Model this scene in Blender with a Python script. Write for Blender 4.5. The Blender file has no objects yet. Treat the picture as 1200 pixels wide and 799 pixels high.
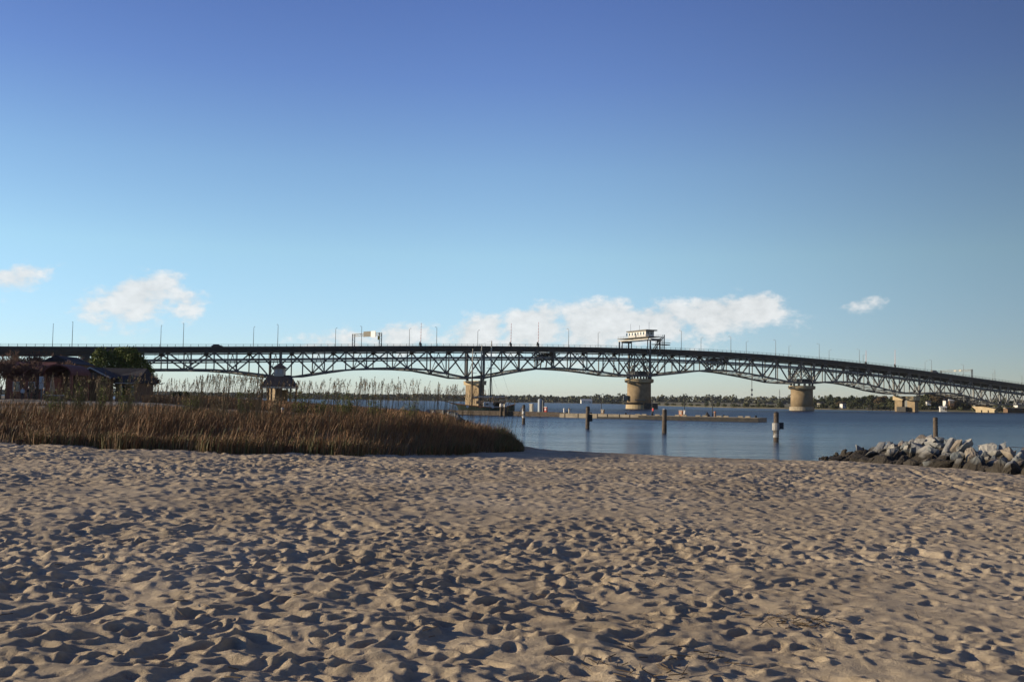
import bpy, bmesh, math, random
import numpy as np
from mathutils import Vector, Matrix

# ------------------------------------------------------------------ camera, sky, sun, exposure
scene = bpy.context.scene
col = scene.collection
F = 1167.0                      # focal length in photo pixels (1200 wide)
EYE = 3.6
PITCH = math.atan(69.5 / F)
ROLL = math.atan(0.014)
cam_data = bpy.data.cameras.new("camera")
cam_data.sensor_width = 36.0
cam_data.lens = 36.0 * F / 1200.0
cam_data.clip_start = 0.05
cam_data.clip_end = 20000.0
camera = bpy.data.objects.new("camera", cam_data)
col.objects.link(camera)
CAM_ROT = Matrix.Rotation(math.pi / 2 + PITCH, 3, 'X') @ Matrix.Rotation(ROLL, 3, 'Z')
camera.matrix_world = Matrix.Translation((0, 0, EYE)) @ CAM_ROT.to_4x4()
scene.camera = camera

SUN_ROT = 87.0
SUN_AZ = 87.0                  # degrees to the left of the view direction (+Y)
SUN_EL = 12.0
world = bpy.data.worlds.new("World")
scene.world = world
world.use_nodes = True
SKY_STRENGTH = 0.10
scene.view_settings.view_transform = 'Standard'
scene.view_settings.look = 'None'
scene.view_settings.gamma = 1.0
scene.view_settings.use_curve_mapping = False
scene.view_settings.exposure = 0.58

sun_dir = Vector((-math.sin(math.radians(SUN_AZ)) * math.cos(math.radians(SUN_EL)),
                  math.cos(math.radians(SUN_AZ)) * math.cos(math.radians(SUN_EL)),
                  math.sin(math.radians(SUN_EL))))
sun_data = bpy.data.lights.new("sun", 'SUN')
sun_data.energy = 5.0
sun_data.angle = math.radians(0.5)
sun_data.color = (1.0, 0.83, 0.57)
sun = bpy.data.objects.new("sun", sun_data)
col.objects.link(sun)
sun.rotation_mode = 'QUATERNION'
sun.rotation_quaternion = sun_dir.to_track_quat('Z', 'Y')
sun.location = (-60, -20, 60)
scene.cycles.max_bounces = 5
scene.cycles.diffuse_bounces = 2
scene.cycles.glossy_bounces = 2
scene.cycles.transparent_max_bounces = 6
scene.cycles.volume_bounces = 0


def build_world():
    nt = world.node_tree
    nt.nodes.clear()
    N, L = nt.nodes.new, nt.links.new
    out = N('ShaderNodeOutputWorld')
    bg = N('ShaderNodeBackground')
    bg.inputs['Strength'].default_value = SKY_STRENGTH
    sky = N('ShaderNodeTexSky')
    sky.sky_type = 'NISHITA'
    sky.sun_disc = False
    sky.sun_elevation = math.radians(SUN_EL)
    sky.sun_rotation = math.radians(SUN_ROT)
    sky.altitude = 0
    sky.air_density = 0.7
    sky.dust_density = 0.35
    sky.ozone_density = 3.0
    # clouds: cumulus bank low over the far shore, as masks over azimuth / elevation with noise edges
    tc = N('ShaderNodeTexCoord')
    sep = N('ShaderNodeSeparateXYZ'); L(tc.outputs['Generated'], sep.inputs[0])

    def m(op, a, b=None, c=None, clamp=False):
        n = N('ShaderNodeMath'); n.operation = op; n.use_clamp = clamp
        for i, v in enumerate((a, b, c)):
            if v is None: continue
            if isinstance(v, (int, float)): n.inputs[i].default_value = v
            else: L(v, n.inputs[i])
        return n.outputs[0]
    az = m('ARCTAN2', sep.outputs['X'], sep.outputs['Y'])
    el = m('ARCSINE', sep.outputs['Z'])
    comb = N('ShaderNodeCombineXYZ')
    L(m('MULTIPLY', az, 14.0), comb.inputs[0]); L(m('MULTIPLY', el, 22.0), comb.inputs[1])
    comb.inputs[2].default_value = 3.7

    def noise(scale, detail, rough, w):
        n = N('ShaderNodeTexNoise'); n.noise_dimensions = '3D'
        mp = N('ShaderNodeMapping'); mp.inputs['Location'].default_value = (w, w * .37, w)
        L(comb.outputs[0], mp.inputs[0]); L(mp.outputs[0], n.inputs['Vector'])
        n.inputs['Scale'].default_value = scale; n.inputs['Detail'].default_value = detail
        n.inputs['Roughness'].default_value = rough
        return n.outputs['Fac']
    n1 = noise(1.9, 9, .62, 0)
    n2 = noise(5.0, 8, .6, 7.3)
    n3 = noise(1.1, 3, .5, 21.0)
    total = None
    # (photo column, photo row, half width, half height, tilt, weight)
    blobs = [(12, 323, 44, 11, -.25, .86), (118, 360, 34, 20, -.1, .72), (165, 342, 46, 20, -.25, .95), (212, 350, 34, 16, -.1, .74),
             (150, 366, 60, 12, 0, .55),
             (400, 398, 60, 14, -.05, .75), (470, 392, 52, 16, -.1, .82), (560, 386, 42, 18, -.2, .95), (625, 378, 46, 22, -.2, 1.0),
             (700, 374, 60, 22, -.05, 1.05), (770, 372, 60, 18, -.05, .95), (840, 364, 56, 17, -.12, 1.0),
             (885, 358, 36, 14, -.05, .95), (945, 374, 40, 12, 0, .42), (1008, 355, 36, 8, -.2, .62), (700, 396, 230, 14, 0, .55), (150, 388, 90, 14, 0, .35)]
    for (px, py, hw, hh, tilt, wt) in blobs:
        d = (CAM_ROT @ Vector(((px - 600) / F, -(py - 399.5) / F, -1))).normalized()
        a0, e0 = math.atan2(d.x, d.y), math.asin(d.z)
        da = m('SUBTRACT', az, a0); de = m('SUBTRACT', el, e0)
        de2 = m('ADD', de, m('MULTIPLY', da, tilt))
        dn_ = m('ADD', m('MULTIPLY', m('MAXIMUM', de2, 0.0), F / hh), m('MULTIPLY', m('MINIMUM', de2, 0.0), -.50 * F / hh))
        q = m('ADD', m('POWER', m('ABSOLUTE', m('MULTIPLY', da, F / hw)), 2.0), m('POWER', dn_, 2.0))
        g = m('MULTIPLY', m('EXPONENT', m('MULTIPLY', q, -0.6)), wt)
        total = g if total is None else m('MAXIMUM', total, g)
    dens = m('ADD', total, m('ADD', m('MULTIPLY', m('SUBTRACT', n1, .5), 1.5), m('MULTIPLY', m('SUBTRACT', n2, .5), .55)))
    mask = N('ShaderNodeMapRange'); mask.interpolation_type = 'SMOOTHSTEP'
    mask.inputs['From Min'].default_value = .42; mask.inputs['From Max'].default_value = .84
    L(dens, mask.inputs['Value'])
    gate = N('ShaderNodeMapRange'); gate.inputs['From Min'].default_value = .10; gate.inputs['From Max'].default_value = .42
    L(total, gate.inputs['Value'])
    fac = m('MULTIPLY', m('MULTIPLY', mask.outputs[0], gate.outputs[0]), .80)
    shade = N('ShaderNodeMapRange'); shade.inputs['From Min'].default_value = .36; shade.inputs['From Max'].default_value = .62
    shade.inputs['To Min'].default_value = .80; shade.inputs['To Max'].default_value = 1.06
    L(m('ADD', m('MULTIPLY', n2, .45), m('MULTIPLY', n1, .55)), shade.inputs['Value'])
    ccol = N('ShaderNodeMix'); ccol.data_type = 'RGBA'; ccol.blend_type = 'MULTIPLY'; ccol.inputs['Factor'].default_value = 1
    ccol.inputs['A'].default_value = (5.9, 5.85, 5.75, 1); L(shade.outputs[0], ccol.inputs['B'])
    mix = N('ShaderNodeMix'); mix.data_type = 'RGBA'
    grade = N('ShaderNodeHueSaturation'); grade.inputs['Saturation'].default_value = 1.0; grade.inputs['Value'].default_value = 2.0
    tint = N('ShaderNodeMix'); tint.data_type = 'RGBA'; tint.blend_type = 'MULTIPLY'; tint.inputs['Factor'].default_value = 1
    tint.inputs['B'].default_value = (1.0, 1.06, 1.20, 1); L(sky.outputs[0], tint.inputs['A'])
    # the sky is brighter on the side of the low sun
    sd = m('ADD', m('MULTIPLY', sep.outputs['X'], sun_dir.x), m('MULTIPLY', sep.outputs['Y'], sun_dir.y))
    side = N('ShaderNodeMapRange'); side.interpolation_type = 'SMOOTHSTEP'
    side.inputs['From Min'].default_value = -.56; side.inputs['From Max'].default_value = .12
    side.inputs['To Min'].default_value = .34; side.inputs['To Max'].default_value = 1.0; L(sd, side.inputs['Value'])
    t2 = N('ShaderNodeMix'); t2.data_type = 'RGBA'; t2.blend_type = 'MULTIPLY'; t2.inputs['Factor'].default_value = 1
    L(tint.outputs['Result'], t2.inputs['A']); L(side.outputs[0], t2.inputs['B'])
    # pale band of humid air low down, deeper violet blue above
    rp = N('ShaderNodeValToRGB'); cr = rp.color_ramp
    while len(cr.elements) < 6: cr.elements.new(.5)
    for e_, (deg, c_) in zip(cr.elements, ((0, (1.50, 1.32, 1.16)), (3.4, (1.62, 1.40, 1.17)), (8.2, (1.98, 1.68, 1.19)), (13, (1.80, 1.55, 1.22)), (18, (1.42, 1.22, 1.22)), (24, (1.16, .99, 1.14)))):
        e_.position = deg / 24; e_.color = (c_[0] / 2, c_[1] / 2, c_[2] / 2, 1)
    L(m('MULTIPLY', el, 180 / math.pi / 24, clamp=True), rp.inputs[0])
    t3 = N('ShaderNodeMix'); t3.data_type = 'RGBA'; t3.blend_type = 'MULTIPLY'; t3.inputs['Factor'].default_value = 1
    L(t2.outputs['Result'], t3.inputs['A']); L(rp.outputs[0], t3.inputs['B'])
    L(t3.outputs['Result'], grade.inputs['Color'])
    L(fac, mix.inputs['Factor']); L(grade.outputs[0], mix.inputs['A']); L(ccol.outputs['Result'], mix.inputs['B'])
    L(mix.outputs['Result'], bg.inputs['Color'])
    L(bg.outputs[0], out.inputs[0])


build_world()

rng = random.Random(11)
NR = np.random.default_rng(5)


# ------------------------------------------------------------------ helpers
def ray(px, py):
    return CAM_ROT @ Vector(((px - 600.0) / F, -(py - 399.5) / F, -1.0))


def at(px, py, Y):
    """world point seen at a photo pixel at the depth Y"""
    d = ray(px, py)
    return Vector((0, 0, EYE)) + d * (Y / d.y)


def col_x(px, Y, z=3.6):
    """X of a thing standing at depth Y whose foot shows in the photo column px"""
    py = 469 + .014 * (px - 600) + (EYE - z) / Y * F
    return at(px, py, Y).x


def tag(o, label=None, cat=None, group=None, kind=None):
    if label: o['label'] = label
    if cat: o['category'] = cat
    if group: o['group'] = group
    if kind: o['kind'] = kind
    return o


ORG = {}


def empty(name, loc, label, cat, group=None):
    o = bpy.data.objects.new(name, None)
    o.empty_display_size = .5
    col.objects.link(o)
    o.location = loc
    ORG[o.name] = Vector(loc)
    return tag(o, label, cat, group)


class MB:
    def __init__(self): self.v = []; self.f = []; self.mi = []; self.cur = 0

    def add(self, vs, fs):
        b = len(self.v)
        self.v += [tuple(p) for p in vs]
        for f in fs:
            self.f.append(tuple(b + i for i in f)); self.mi.append(self.cur)
        return self

    def box(self, x0, x1, y0, y1, z0, z1, M=None):
        vs = [Vector(p) for p in ((x0, y0, z0), (x1, y0, z0), (x1, y1, z0), (x0, y1, z0), (x0, y0, z1), (x1, y0, z1), (x1, y1, z1), (x0, y1, z1))]
        if M is not None: vs = [M @ p for p in vs]
        return self.add(vs, [(0, 3, 2, 1), (4, 5, 6, 7), (0, 1, 5, 4), (1, 2, 6, 5), (2, 3, 7, 6), (3, 0, 4, 7)])

    def beam(self, a, b, w, h=None, up=Vector((0, 0, 1))):
        a, b = Vector(a), Vector(b); h = w if h is None else h
        d = (b - a)
        if d.length < 1e-6: return self
        d.normalize()
        s = d.cross(up)
        if s.length < 1e-3: s = d.cross(Vector((1, 0, 0)))
        s.normalize(); t = s.cross(d).normalized()
        s = s * (w / 2); t = t * (h / 2)
        vs = [a - s - t, a + s - t, a + s + t, a - s + t, b - s - t, b + s - t, b + s + t, b - s + t]
        return self.add(vs, [(0, 3, 2, 1), (4, 5, 6, 7), (0, 1, 5, 4), (1, 2, 6, 5), (2, 3, 7, 6), (3, 0, 4, 7)])

    def tube(self, pts, rads, n=8, cap=True):
        pts = [Vector(p) for p in pts]
        if isinstance(rads, (int, float)): rads = [rads] * len(pts)
        b = len(self.v); prev = None
        for i, p in enumerate(pts):
            d = (pts[min(i + 1, len(pts) - 1)] - pts[max(i - 1, 0)])
            if d.length < 1e-7: d = Vector((0, 0, 1))
            d.normalize()
            if prev is None:
                s = d.cross(Vector((0, 1, 0)))
                if s.length < .05: s = d.cross(Vector((1, 0, 0)))
            else:
                s = prev - d * prev.dot(d)
            s.normalize(); prev = s; t = d.cross(s)
            for k in range(n):
                a = 2 * math.pi * k / n
                self.v.append(tuple(p + (s * math.cos(a) + t * math.sin(a)) * rads[i]))
        for i in range(len(pts) - 1):
            for k in range(n):
                self.f.append((b + i * n + k, b + i * n + (k + 1) % n, b + (i + 1) * n + (k + 1) % n, b + (i + 1) * n + k)); self.mi.append(self.cur)
        if cap:
            self.f.append(tuple(b + k for k in reversed(range(n)))); self.mi.append(self.cur)
            e = b + (len(pts) - 1) * n
            self.f.append(tuple(e + k for k in range(n))); self.mi.append(self.cur)
        return self

    def prism(self, poly, z0, z1):
        n = len(poly)
        vs = [(p[0], p[1], z0) for p in poly] + [(p[0], p[1], z1) for p in poly]
        fs = [tuple(reversed(range(n))), tuple(range(n, 2 * n))] + [(i, (i + 1) % n, n + (i + 1) % n, n + i) for i in range(n)]
        return self.add(vs, fs)

    def build(self, name, mat, parent=None, smooth=False, local=False, bevel=0):
        me = bpy.data.meshes.new(name)
        off = Vector((0, 0, 0))
        if parent is not None and not local:
            off = ORG[parent.name]
        me.from_pydata([(x - off.x, y - off.y, z - off.z) for x, y, z in self.v] if off.length else self.v, [], self.f)
        mats = mat if isinstance(mat, (list, tuple)) else [mat]
        for mm in mats: me.materials.append(mm)
        if len(mats) > 1: me.polygons.foreach_set('material_index', self.mi)
        if smooth: me.polygons.foreach_set('use_smooth', [True] * len(me.polygons))
        me.update()
        o = bpy.data.objects.new(name, me)
        col.objects.link(o)
        if parent is not None: o.parent = parent
        ORG[o.name] = off
        if bevel:
            bm = bmesh.new(); bm.from_mesh(me)
            bmesh.ops.bevel(bm, geom=bm.edges[:], offset=bevel, segments=1, affect='EDGES')
            bm.to_mesh(me); bm.free()
        return o


def copy_tree(o, loc=None, rz=None, scale=None, label=None):
    c = o.copy(); col.objects.link(c)
    if loc is not None: c.location = loc
    if rz is not None: c.rotation_euler = (0, 0, rz)
    if scale is not None: c.scale = scale if not isinstance(scale, (int, float)) else (scale,) * 3
    if label: c['label'] = label
    for ch in o.children:
        d = ch.copy(); col.objects.link(d); d.parent = c
        for g in ch.children:
            e = g.copy(); col.objects.link(e); e.parent = d
    return c


def npmesh(name, V, Fq, mat, parent=None, smooth=False, matidx=None):
    me = bpy.data.meshes.new(name)
    V = np.asarray(V, dtype=np.float32); Fq = np.asarray(Fq, dtype=np.int32)
    k = Fq.shape[1]
    me.vertices.add(len(V)); me.vertices.foreach_set('co', V.ravel())
    me.loops.add(Fq.size); me.loops.foreach_set('vertex_index', Fq.ravel())
    me.polygons.add(len(Fq))
    me.polygons.foreach_set('loop_start', np.arange(0, Fq.size, k, dtype=np.int32))
    me.polygons.foreach_set('loop_total', np.full(len(Fq), k, dtype=np.int32))
    for mm in (mat if isinstance(mat, (list, tuple)) else [mat]): me.materials.append(mm)
    if matidx is not None: me.polygons.foreach_set('material_index', np.asarray(matidx, dtype=np.int32))
    if smooth: me.polygons.foreach_set('use_smooth', np.ones(len(Fq), dtype=bool))
    me.update(calc_edges=True)
    o = bpy.data.objects.new(name, me); col.objects.link(o)
    if parent is not None:
        o.parent = parent
    ORG[o.name] = Vector((0, 0, 0))
    return o


# ------------------------------------------------------------------ materials
def mat(name, base, rough=.8, var=None, scale=1.0, metal=0, bump=0, bscale=8, spec=.3, detail=5, coords='Object', stops=(.35, .65), trans=0):
    m_ = bpy.data.materials.new(name); m_.use_nodes = True
    nt = m_.node_tree; b = nt.nodes['Principled BSDF']
    b.inputs['Roughness'].default_value = rough; b.inputs['Metallic'].default_value = metal
    b.inputs['Specular IOR Level'].default_value = spec
    b.inputs['Base Color'].default_value = (*base, 1)
    tc = nt.nodes.new('ShaderNodeTexCoord')
    if var is not None:
        n = nt.nodes.new('ShaderNodeTexNoise'); n.inputs['Scale'].default_value = scale; n.inputs['Detail'].default_value = detail
        n.inputs['Roughness'].default_value = .62
        nt.links.new(tc.outputs[coords], n.inputs['Vector'])
        r = nt.nodes.new('ShaderNodeValToRGB')
        r.color_ramp.elements[0].position = stops[0]; r.color_ramp.elements[1].position = stops[1]
        r.color_ramp.elements[0].color = (*base, 1); r.color_ramp.elements[1].color = (*var, 1)
        nt.links.new(n.outputs['Fac'], r.inputs[0]); nt.links.new(r.outputs[0], b.inputs['Base Color'])
    if bump:
        n2 = nt.nodes.new('ShaderNodeTexNoise'); n2.inputs['Scale'].default_value = bscale; n2.inputs['Detail'].default_value = 6
        nt.links.new(tc.outputs[coords], n2.inputs['Vector'])
        bp = nt.nodes.new('ShaderNodeBump'); bp.inputs['Strength'].default_value = bump; bp.inputs['Distance'].default_value = .1
        nt.links.new(n2.outputs['Fac'], bp.inputs['Height']); nt.links.new(bp.outputs[0], b.inputs['Normal'])
    return m_


M = {}
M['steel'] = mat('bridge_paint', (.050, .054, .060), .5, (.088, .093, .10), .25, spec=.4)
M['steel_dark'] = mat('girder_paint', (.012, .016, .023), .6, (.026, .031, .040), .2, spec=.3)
M['galv'] = mat('galvanised', (.10, .105, .11), .55, (.15, .155, .16), 2, metal=.2)
M['pipe'] = mat('pale_pipe', (.42, .42, .42), .5, (.55, .54, .52), .3)
M['conc'] = mat('bridge_concrete', (.165, .122, .074), .9, (.24, .18, .115), .35, bump=.3, bscale=2)
M['conc_pale'] = mat('pale_concrete', (.30, .235, .15), .9, (.38, .31, .21), .4, bump=.2, bscale=2)
M['conc_dock'] = mat('dock_concrete', (.20, .17, .13), .9, (.32, .27, .20), .6, bump=.2, bscale=3)
M['rubber'] = mat('dark_fender', (.02, .02, .022), .8, (.05, .045, .04), 1.2)
M['asphalt'] = mat('asphalt', (.05, .05, .05), .9)
M['white'] = mat('white_paint', (.60, .59, .57), .5, (.50, .485, .46), 1.5)
M['cream'] = mat('cream_paint', (.42, .39, .33), .6, (.34, .31, .26), .8)
M['red'] = mat('red_paint', (.42, .05, .04), .5)
M['yellow'] = mat('yellow_paint', (.65, .42, .06), .5)
M['glass'] = mat('dark_glass', (.02, .03, .04), .08, spec=.8)
M['alu'] = mat('sign_back', (.10, .095, .082), .7, (.14, .13, .11), 2)
M['pile'] = mat('piling_wood', (.05, .038, .03), .85, (.11, .085, .065), 3, bump=.5, bscale=12)
M['metal_band'] = mat('band_metal', (.22, .215, .21), .7, (.34, .33, .31), 4)
M['bark'] = mat('bark', (.055, .042, .032), .95, (.11, .085, .065), 4, bump=.6, bscale=14)
M['twig'] = mat('red_twig', (.065, .032, .028), .9, (.12, .07, .055), 2)
M['brick'] = mat('brick_wall', (.16, .06, .04), .9, (.23, .10, .07), 3, bump=.3, bscale=12)
M['siding'] = mat('brown_siding', (.10, .06, .04), .85, (.15, .095, .06), 1.5)
M['slate'] = mat('slate_roof', (.018, .018, .026), .95, (.030, .030, .040), 1.5, bump=.3, bscale=7)
M['roof_red'] = mat('maroon_roof', (.085, .028, .026), .75, (.13, .045, .04), 1.2)
M['trim'] = mat('grey_trim', (.36, .37, .38), .6)
M['path'] = mat('pale_path', (.085, .078, .068), .95, (.14, .13, .115), .5)
M['skin'] = mat('skin', (.45, .27, .19), .55)


def leafmat(name, a, b, scale=.8):
    m_ = mat(name, a, .7, b, scale, stops=(.3, .7), spec=.2)
    nt = m_.node_tree; p = nt.nodes['Principled BSDF']
    geo = nt.nodes.new('ShaderNodeNewGeometry')
    hs = nt.nodes.new('ShaderNodeHueSaturation')
    mr = nt.nodes.new('ShaderNodeMapRange'); mr.inputs['To Min'].default_value = .6; mr.inputs['To Max'].default_value = 1.5
    src = p.inputs['Base Color'].links[0].from_socket
    nt.links.new(geo.outputs['Random Per Island'], mr.inputs['Value'])
    nt.links.new(mr.outputs[0], hs.inputs['Value']); nt.links.new(src, hs.inputs['Color'])
    nt.links.new(hs.outputs[0], p.inputs['Base Color'])
    return m_


M['leaf_oak'] = leafmat('oak_leaves', (.05, .072, .014), (.13, .15, .03))
M['leaf_shore'] = leafmat('shore_leaves', (.035, .042, .020), (.075, .078, .035), .15)
M['leaf_rust'] = leafmat('budding_leaves', (.075, .055, .030), (.12, .085, .045), .15)
M['leaf_pine'] = leafmat('pine_needles', (.022, .034, .018), (.045, .058, .028), .15)
M['leaf_shrub'] = leafmat('shrub_leaves', (.075, .105, .02), (.16, .18, .04), 1.5)
M['leaf_far'] = leafmat('far_wood_leaves', (.035, .045, .028), (.075, .070, .045), .012)
M['grass'] = leafmat('dry_grass', (.135, .070, .036), (.25, .145, .072), .35)
M['grass_green'] = leafmat('green_grass', (.07, .075, .025), (.12, .11, .045), .5)
M['oats'] = leafmat('sea_oat_heads', (.14, .095, .055), (.24, .17, .10), 1)
M['oats_stem'] = leafmat('sea_oat_stems', (.13, .105, .06), (.20, .16, .09), 1)


# ------------------------------------------------------------------ ground height
def vnoise(x, y, seed=0):
    xi = np.floor(x).astype(np.int64); yi = np.floor(y).astype(np.int64)
    xf = x - xi; yf = y - yi
    u = xf * xf * xf * (xf * (xf * 6 - 15) + 10); v = yf * yf * yf * (yf * (yf * 6 - 15) + 10)

    def h(a, b):
        n = (a * 374761393 + b * 668265263 + seed * 974711 + 1013904223) & 0xFFFFFFFF
        n = ((n ^ (n >> 13)) * 1274126177) & 0xFFFFFFFF
        n = ((n ^ (n >> 16)) * 2246822519) & 0xFFFFFFFF
        return ((n ^ (n >> 15)) & 0xFFFFFF) / float(0xFFFFFF)
    return (h(xi, yi) * (1 - u) + h(xi + 1, yi) * u) * (1 - v) + (h(xi, yi + 1) * (1 - u) + h(xi + 1, yi + 1) * u) * v


def fbm(x, y, oct=4, seed=0, gain=.5):
    s = 0; a = 1; t = 0
    for o in range(oct):
        s = s + a * (vnoise(x * 2 ** o + 17.3 * o, y * 2 ** o - 9.1 * o, seed + o) - .5); t += a; a *= gain
    return s / t * 2


# shoreline of the land the camera stands on (land on the left hand side when followed)
SHORE = [(400, -300), (90, 12), (60, 36), (40, 46), (30, 52), (25.5, 58.5), (22, 62.6), (18.9, 63.2), (12, 66), (5, 71), (.6, 73.5), (-1.2, 78), (-3.5, 100), (-6, 140), (-10, 165),
         (-22, 205), (-36, 225), (-70, 245), (-100, 300), (-140, 390), (-260, 480), (-700, 560)]


def smooth(t): t = np.clip(t, 0, 1); return t * t * (3 - 2 * t)


LAND = SHORE + [(-700, -400), (400, -400)]


def shore_dist(X, Y):
    X = np.asarray(X, float); Y = np.asarray(Y, float)
    best = np.full(X.shape, 1e9)
    for (ax, ay), (bx, by) in zip(SHORE[:-1], SHORE[1:]):
        dx, dy = bx - ax, by - ay; l2 = dx * dx + dy * dy
        t = np.clip(((X - ax) * dx + (Y - ay) * dy) / l2, 0, 1)
        best = np.minimum(best, np.hypot(X - ax - t * dx, Y - ay - t * dy))
    inside = np.zeros(X.shape, bool)
    n = len(LAND)
    for i in range(n):
        ax, ay = LAND[i]; bx, by = LAND[(i + 1) % n]
        if ay == by: continue
        c = ((ay > Y) != (by > Y)) & (X < (bx - ax) * (Y - ay) / (by - ay) + ax)
        inside ^= c
    return np.where(inside, best, -best)


def ground(X, Y):
    d = shore_dist(X, Y)
    z = np.interp(d, [-60, -8, 0, 4, 14, 25, 35, 45, 55, 70, 400], [-4, -.9, 0, .24, .52, .86, 1.20, 1.58, 1.90, 2.05, 2.6])
    # dune ridge under the grass and the flat land behind it
    front = 46 + np.clip((X + 8) / 8.5, 0, 1.5) * 15          # where the grass begins
    ridge = smooth((Y - front) / 7.0) * smooth((4.5 - X) / 5.0)
    back = smooth((Y - front - 3) / 10.0)
    top = np.minimum(np.interp(Y, [50, 72, 90, 104], [1.75, 1.75, 2.3, 2.72]), np.interp(d, [0, 2.5, 16, 40], [.10, .72, 1.62, 2.9])) + .16 * fbm(X * .12, Y * .12, 3, 3)
    zb = np.maximum(z, top)
    lft = smooth((3.0 - X) / 6.0)
    z = z + (zb - z) * ridge * lft * (d > 0) * (Y > 30)
    z = z + .10 * ridge * np.exp(-((Y - front - 6) / 5.0) ** 2) * smooth(d / 6.0)
    return z


def ground1(x, y): return float(ground(np.array([x]), np.array([y]))[0])


# ------------------------------------------------------------------ sand
def sand_material():
    m_ = bpy.data.materials.new('sand'); m_.use_nodes = True
    nt = m_.node_tree; N, L = nt.nodes.new, nt.links.new
    b = nt.nodes['Principled BSDF']; b.inputs['Roughness'].default_value = .95; b.inputs['Specular IOR Level'].default_value = .15
    g = N('ShaderNodeNewGeometry')
    n1 = N('ShaderNodeTexNoise'); n1.inputs['Scale'].default_value = .25; n1.inputs['Detail'].default_value = 6
    n2 = N('ShaderNodeTexNoise'); n2.inputs['Scale'].default_value = 9; n2.inputs['Detail'].default_value = 8; n2.inputs['Roughness'].default_value = .7
    for n in (n1, n2): L(g.outputs['Position'], n.inputs['Vector'])
    r1 = N('ShaderNodeValToRGB'); r1.color_ramp.elements[0].position = .35; r1.color_ramp.elements[1].position = .68
    r1.color_ramp.elements[0].color = (.315, .250, .172, 1); r1.color_ramp.elements[1].color = (.425, .345, .245, 1)
    L(n1.outputs['Fac'], r1.inputs[0])
    r2 = N('ShaderNodeMapRange'); r2.inputs['From Min'].default_value = .3; r2.inputs['From Max'].default_value = .7
    r2.inputs['To Min'].default_value = .82; r2.inputs['To Max'].default_value = 1.15
    L(n2.outputs['Fac'], r2.inputs['Value'])
    mx = N('ShaderNodeMix'); mx.data_type = 'RGBA'; mx.blend_type = 'MULTIPLY'; mx.inputs['Factor'].default_value = 1
    L(r1.outputs[0], mx.inputs['A']); L(r2.outputs[0], mx.inputs['B'])
    # wet sand beside the water
    sp = N('ShaderNodeSeparateXYZ'); L(g.outputs['Position'], sp.inputs[0])
    wet = N('ShaderNodeMapRange'); wet.inputs['From Min'].default_value = .05; wet.inputs['From Max'].default_value = .30
    L(sp.outputs['Z'], wet.inputs['Value'])
    mw = N('ShaderNodeMix'); mw.data_type = 'RGBA'; mw.inputs['A'].default_value = (.12, .09, .06, 1)
    L(wet.outputs[0], mw.inputs['Factor']); L(mx.outputs['Result'], mw.inputs['B'])
    L(mw.outputs['Result'], b.inputs['Base Color'])
    n3 = N('ShaderNodeTexNoise'); n3.inputs['Scale'].default_value = 38; n3.inputs['Detail'].default_value = 8; n3.inputs['Roughness'].default_value = .72
    L(g.outputs['Position'], n3.inputs['Vector'])
    bp = N('ShaderNodeBump'); bp.inputs['Strength'].default_value = .8; bp.inputs['Distance'].default_value = .03
    L(n3.outputs['Fac'], bp.inputs['Height']); L(bp.outputs[0], b.inputs['Normal'])
    return m_


M['sand'] = sand_material()


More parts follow.
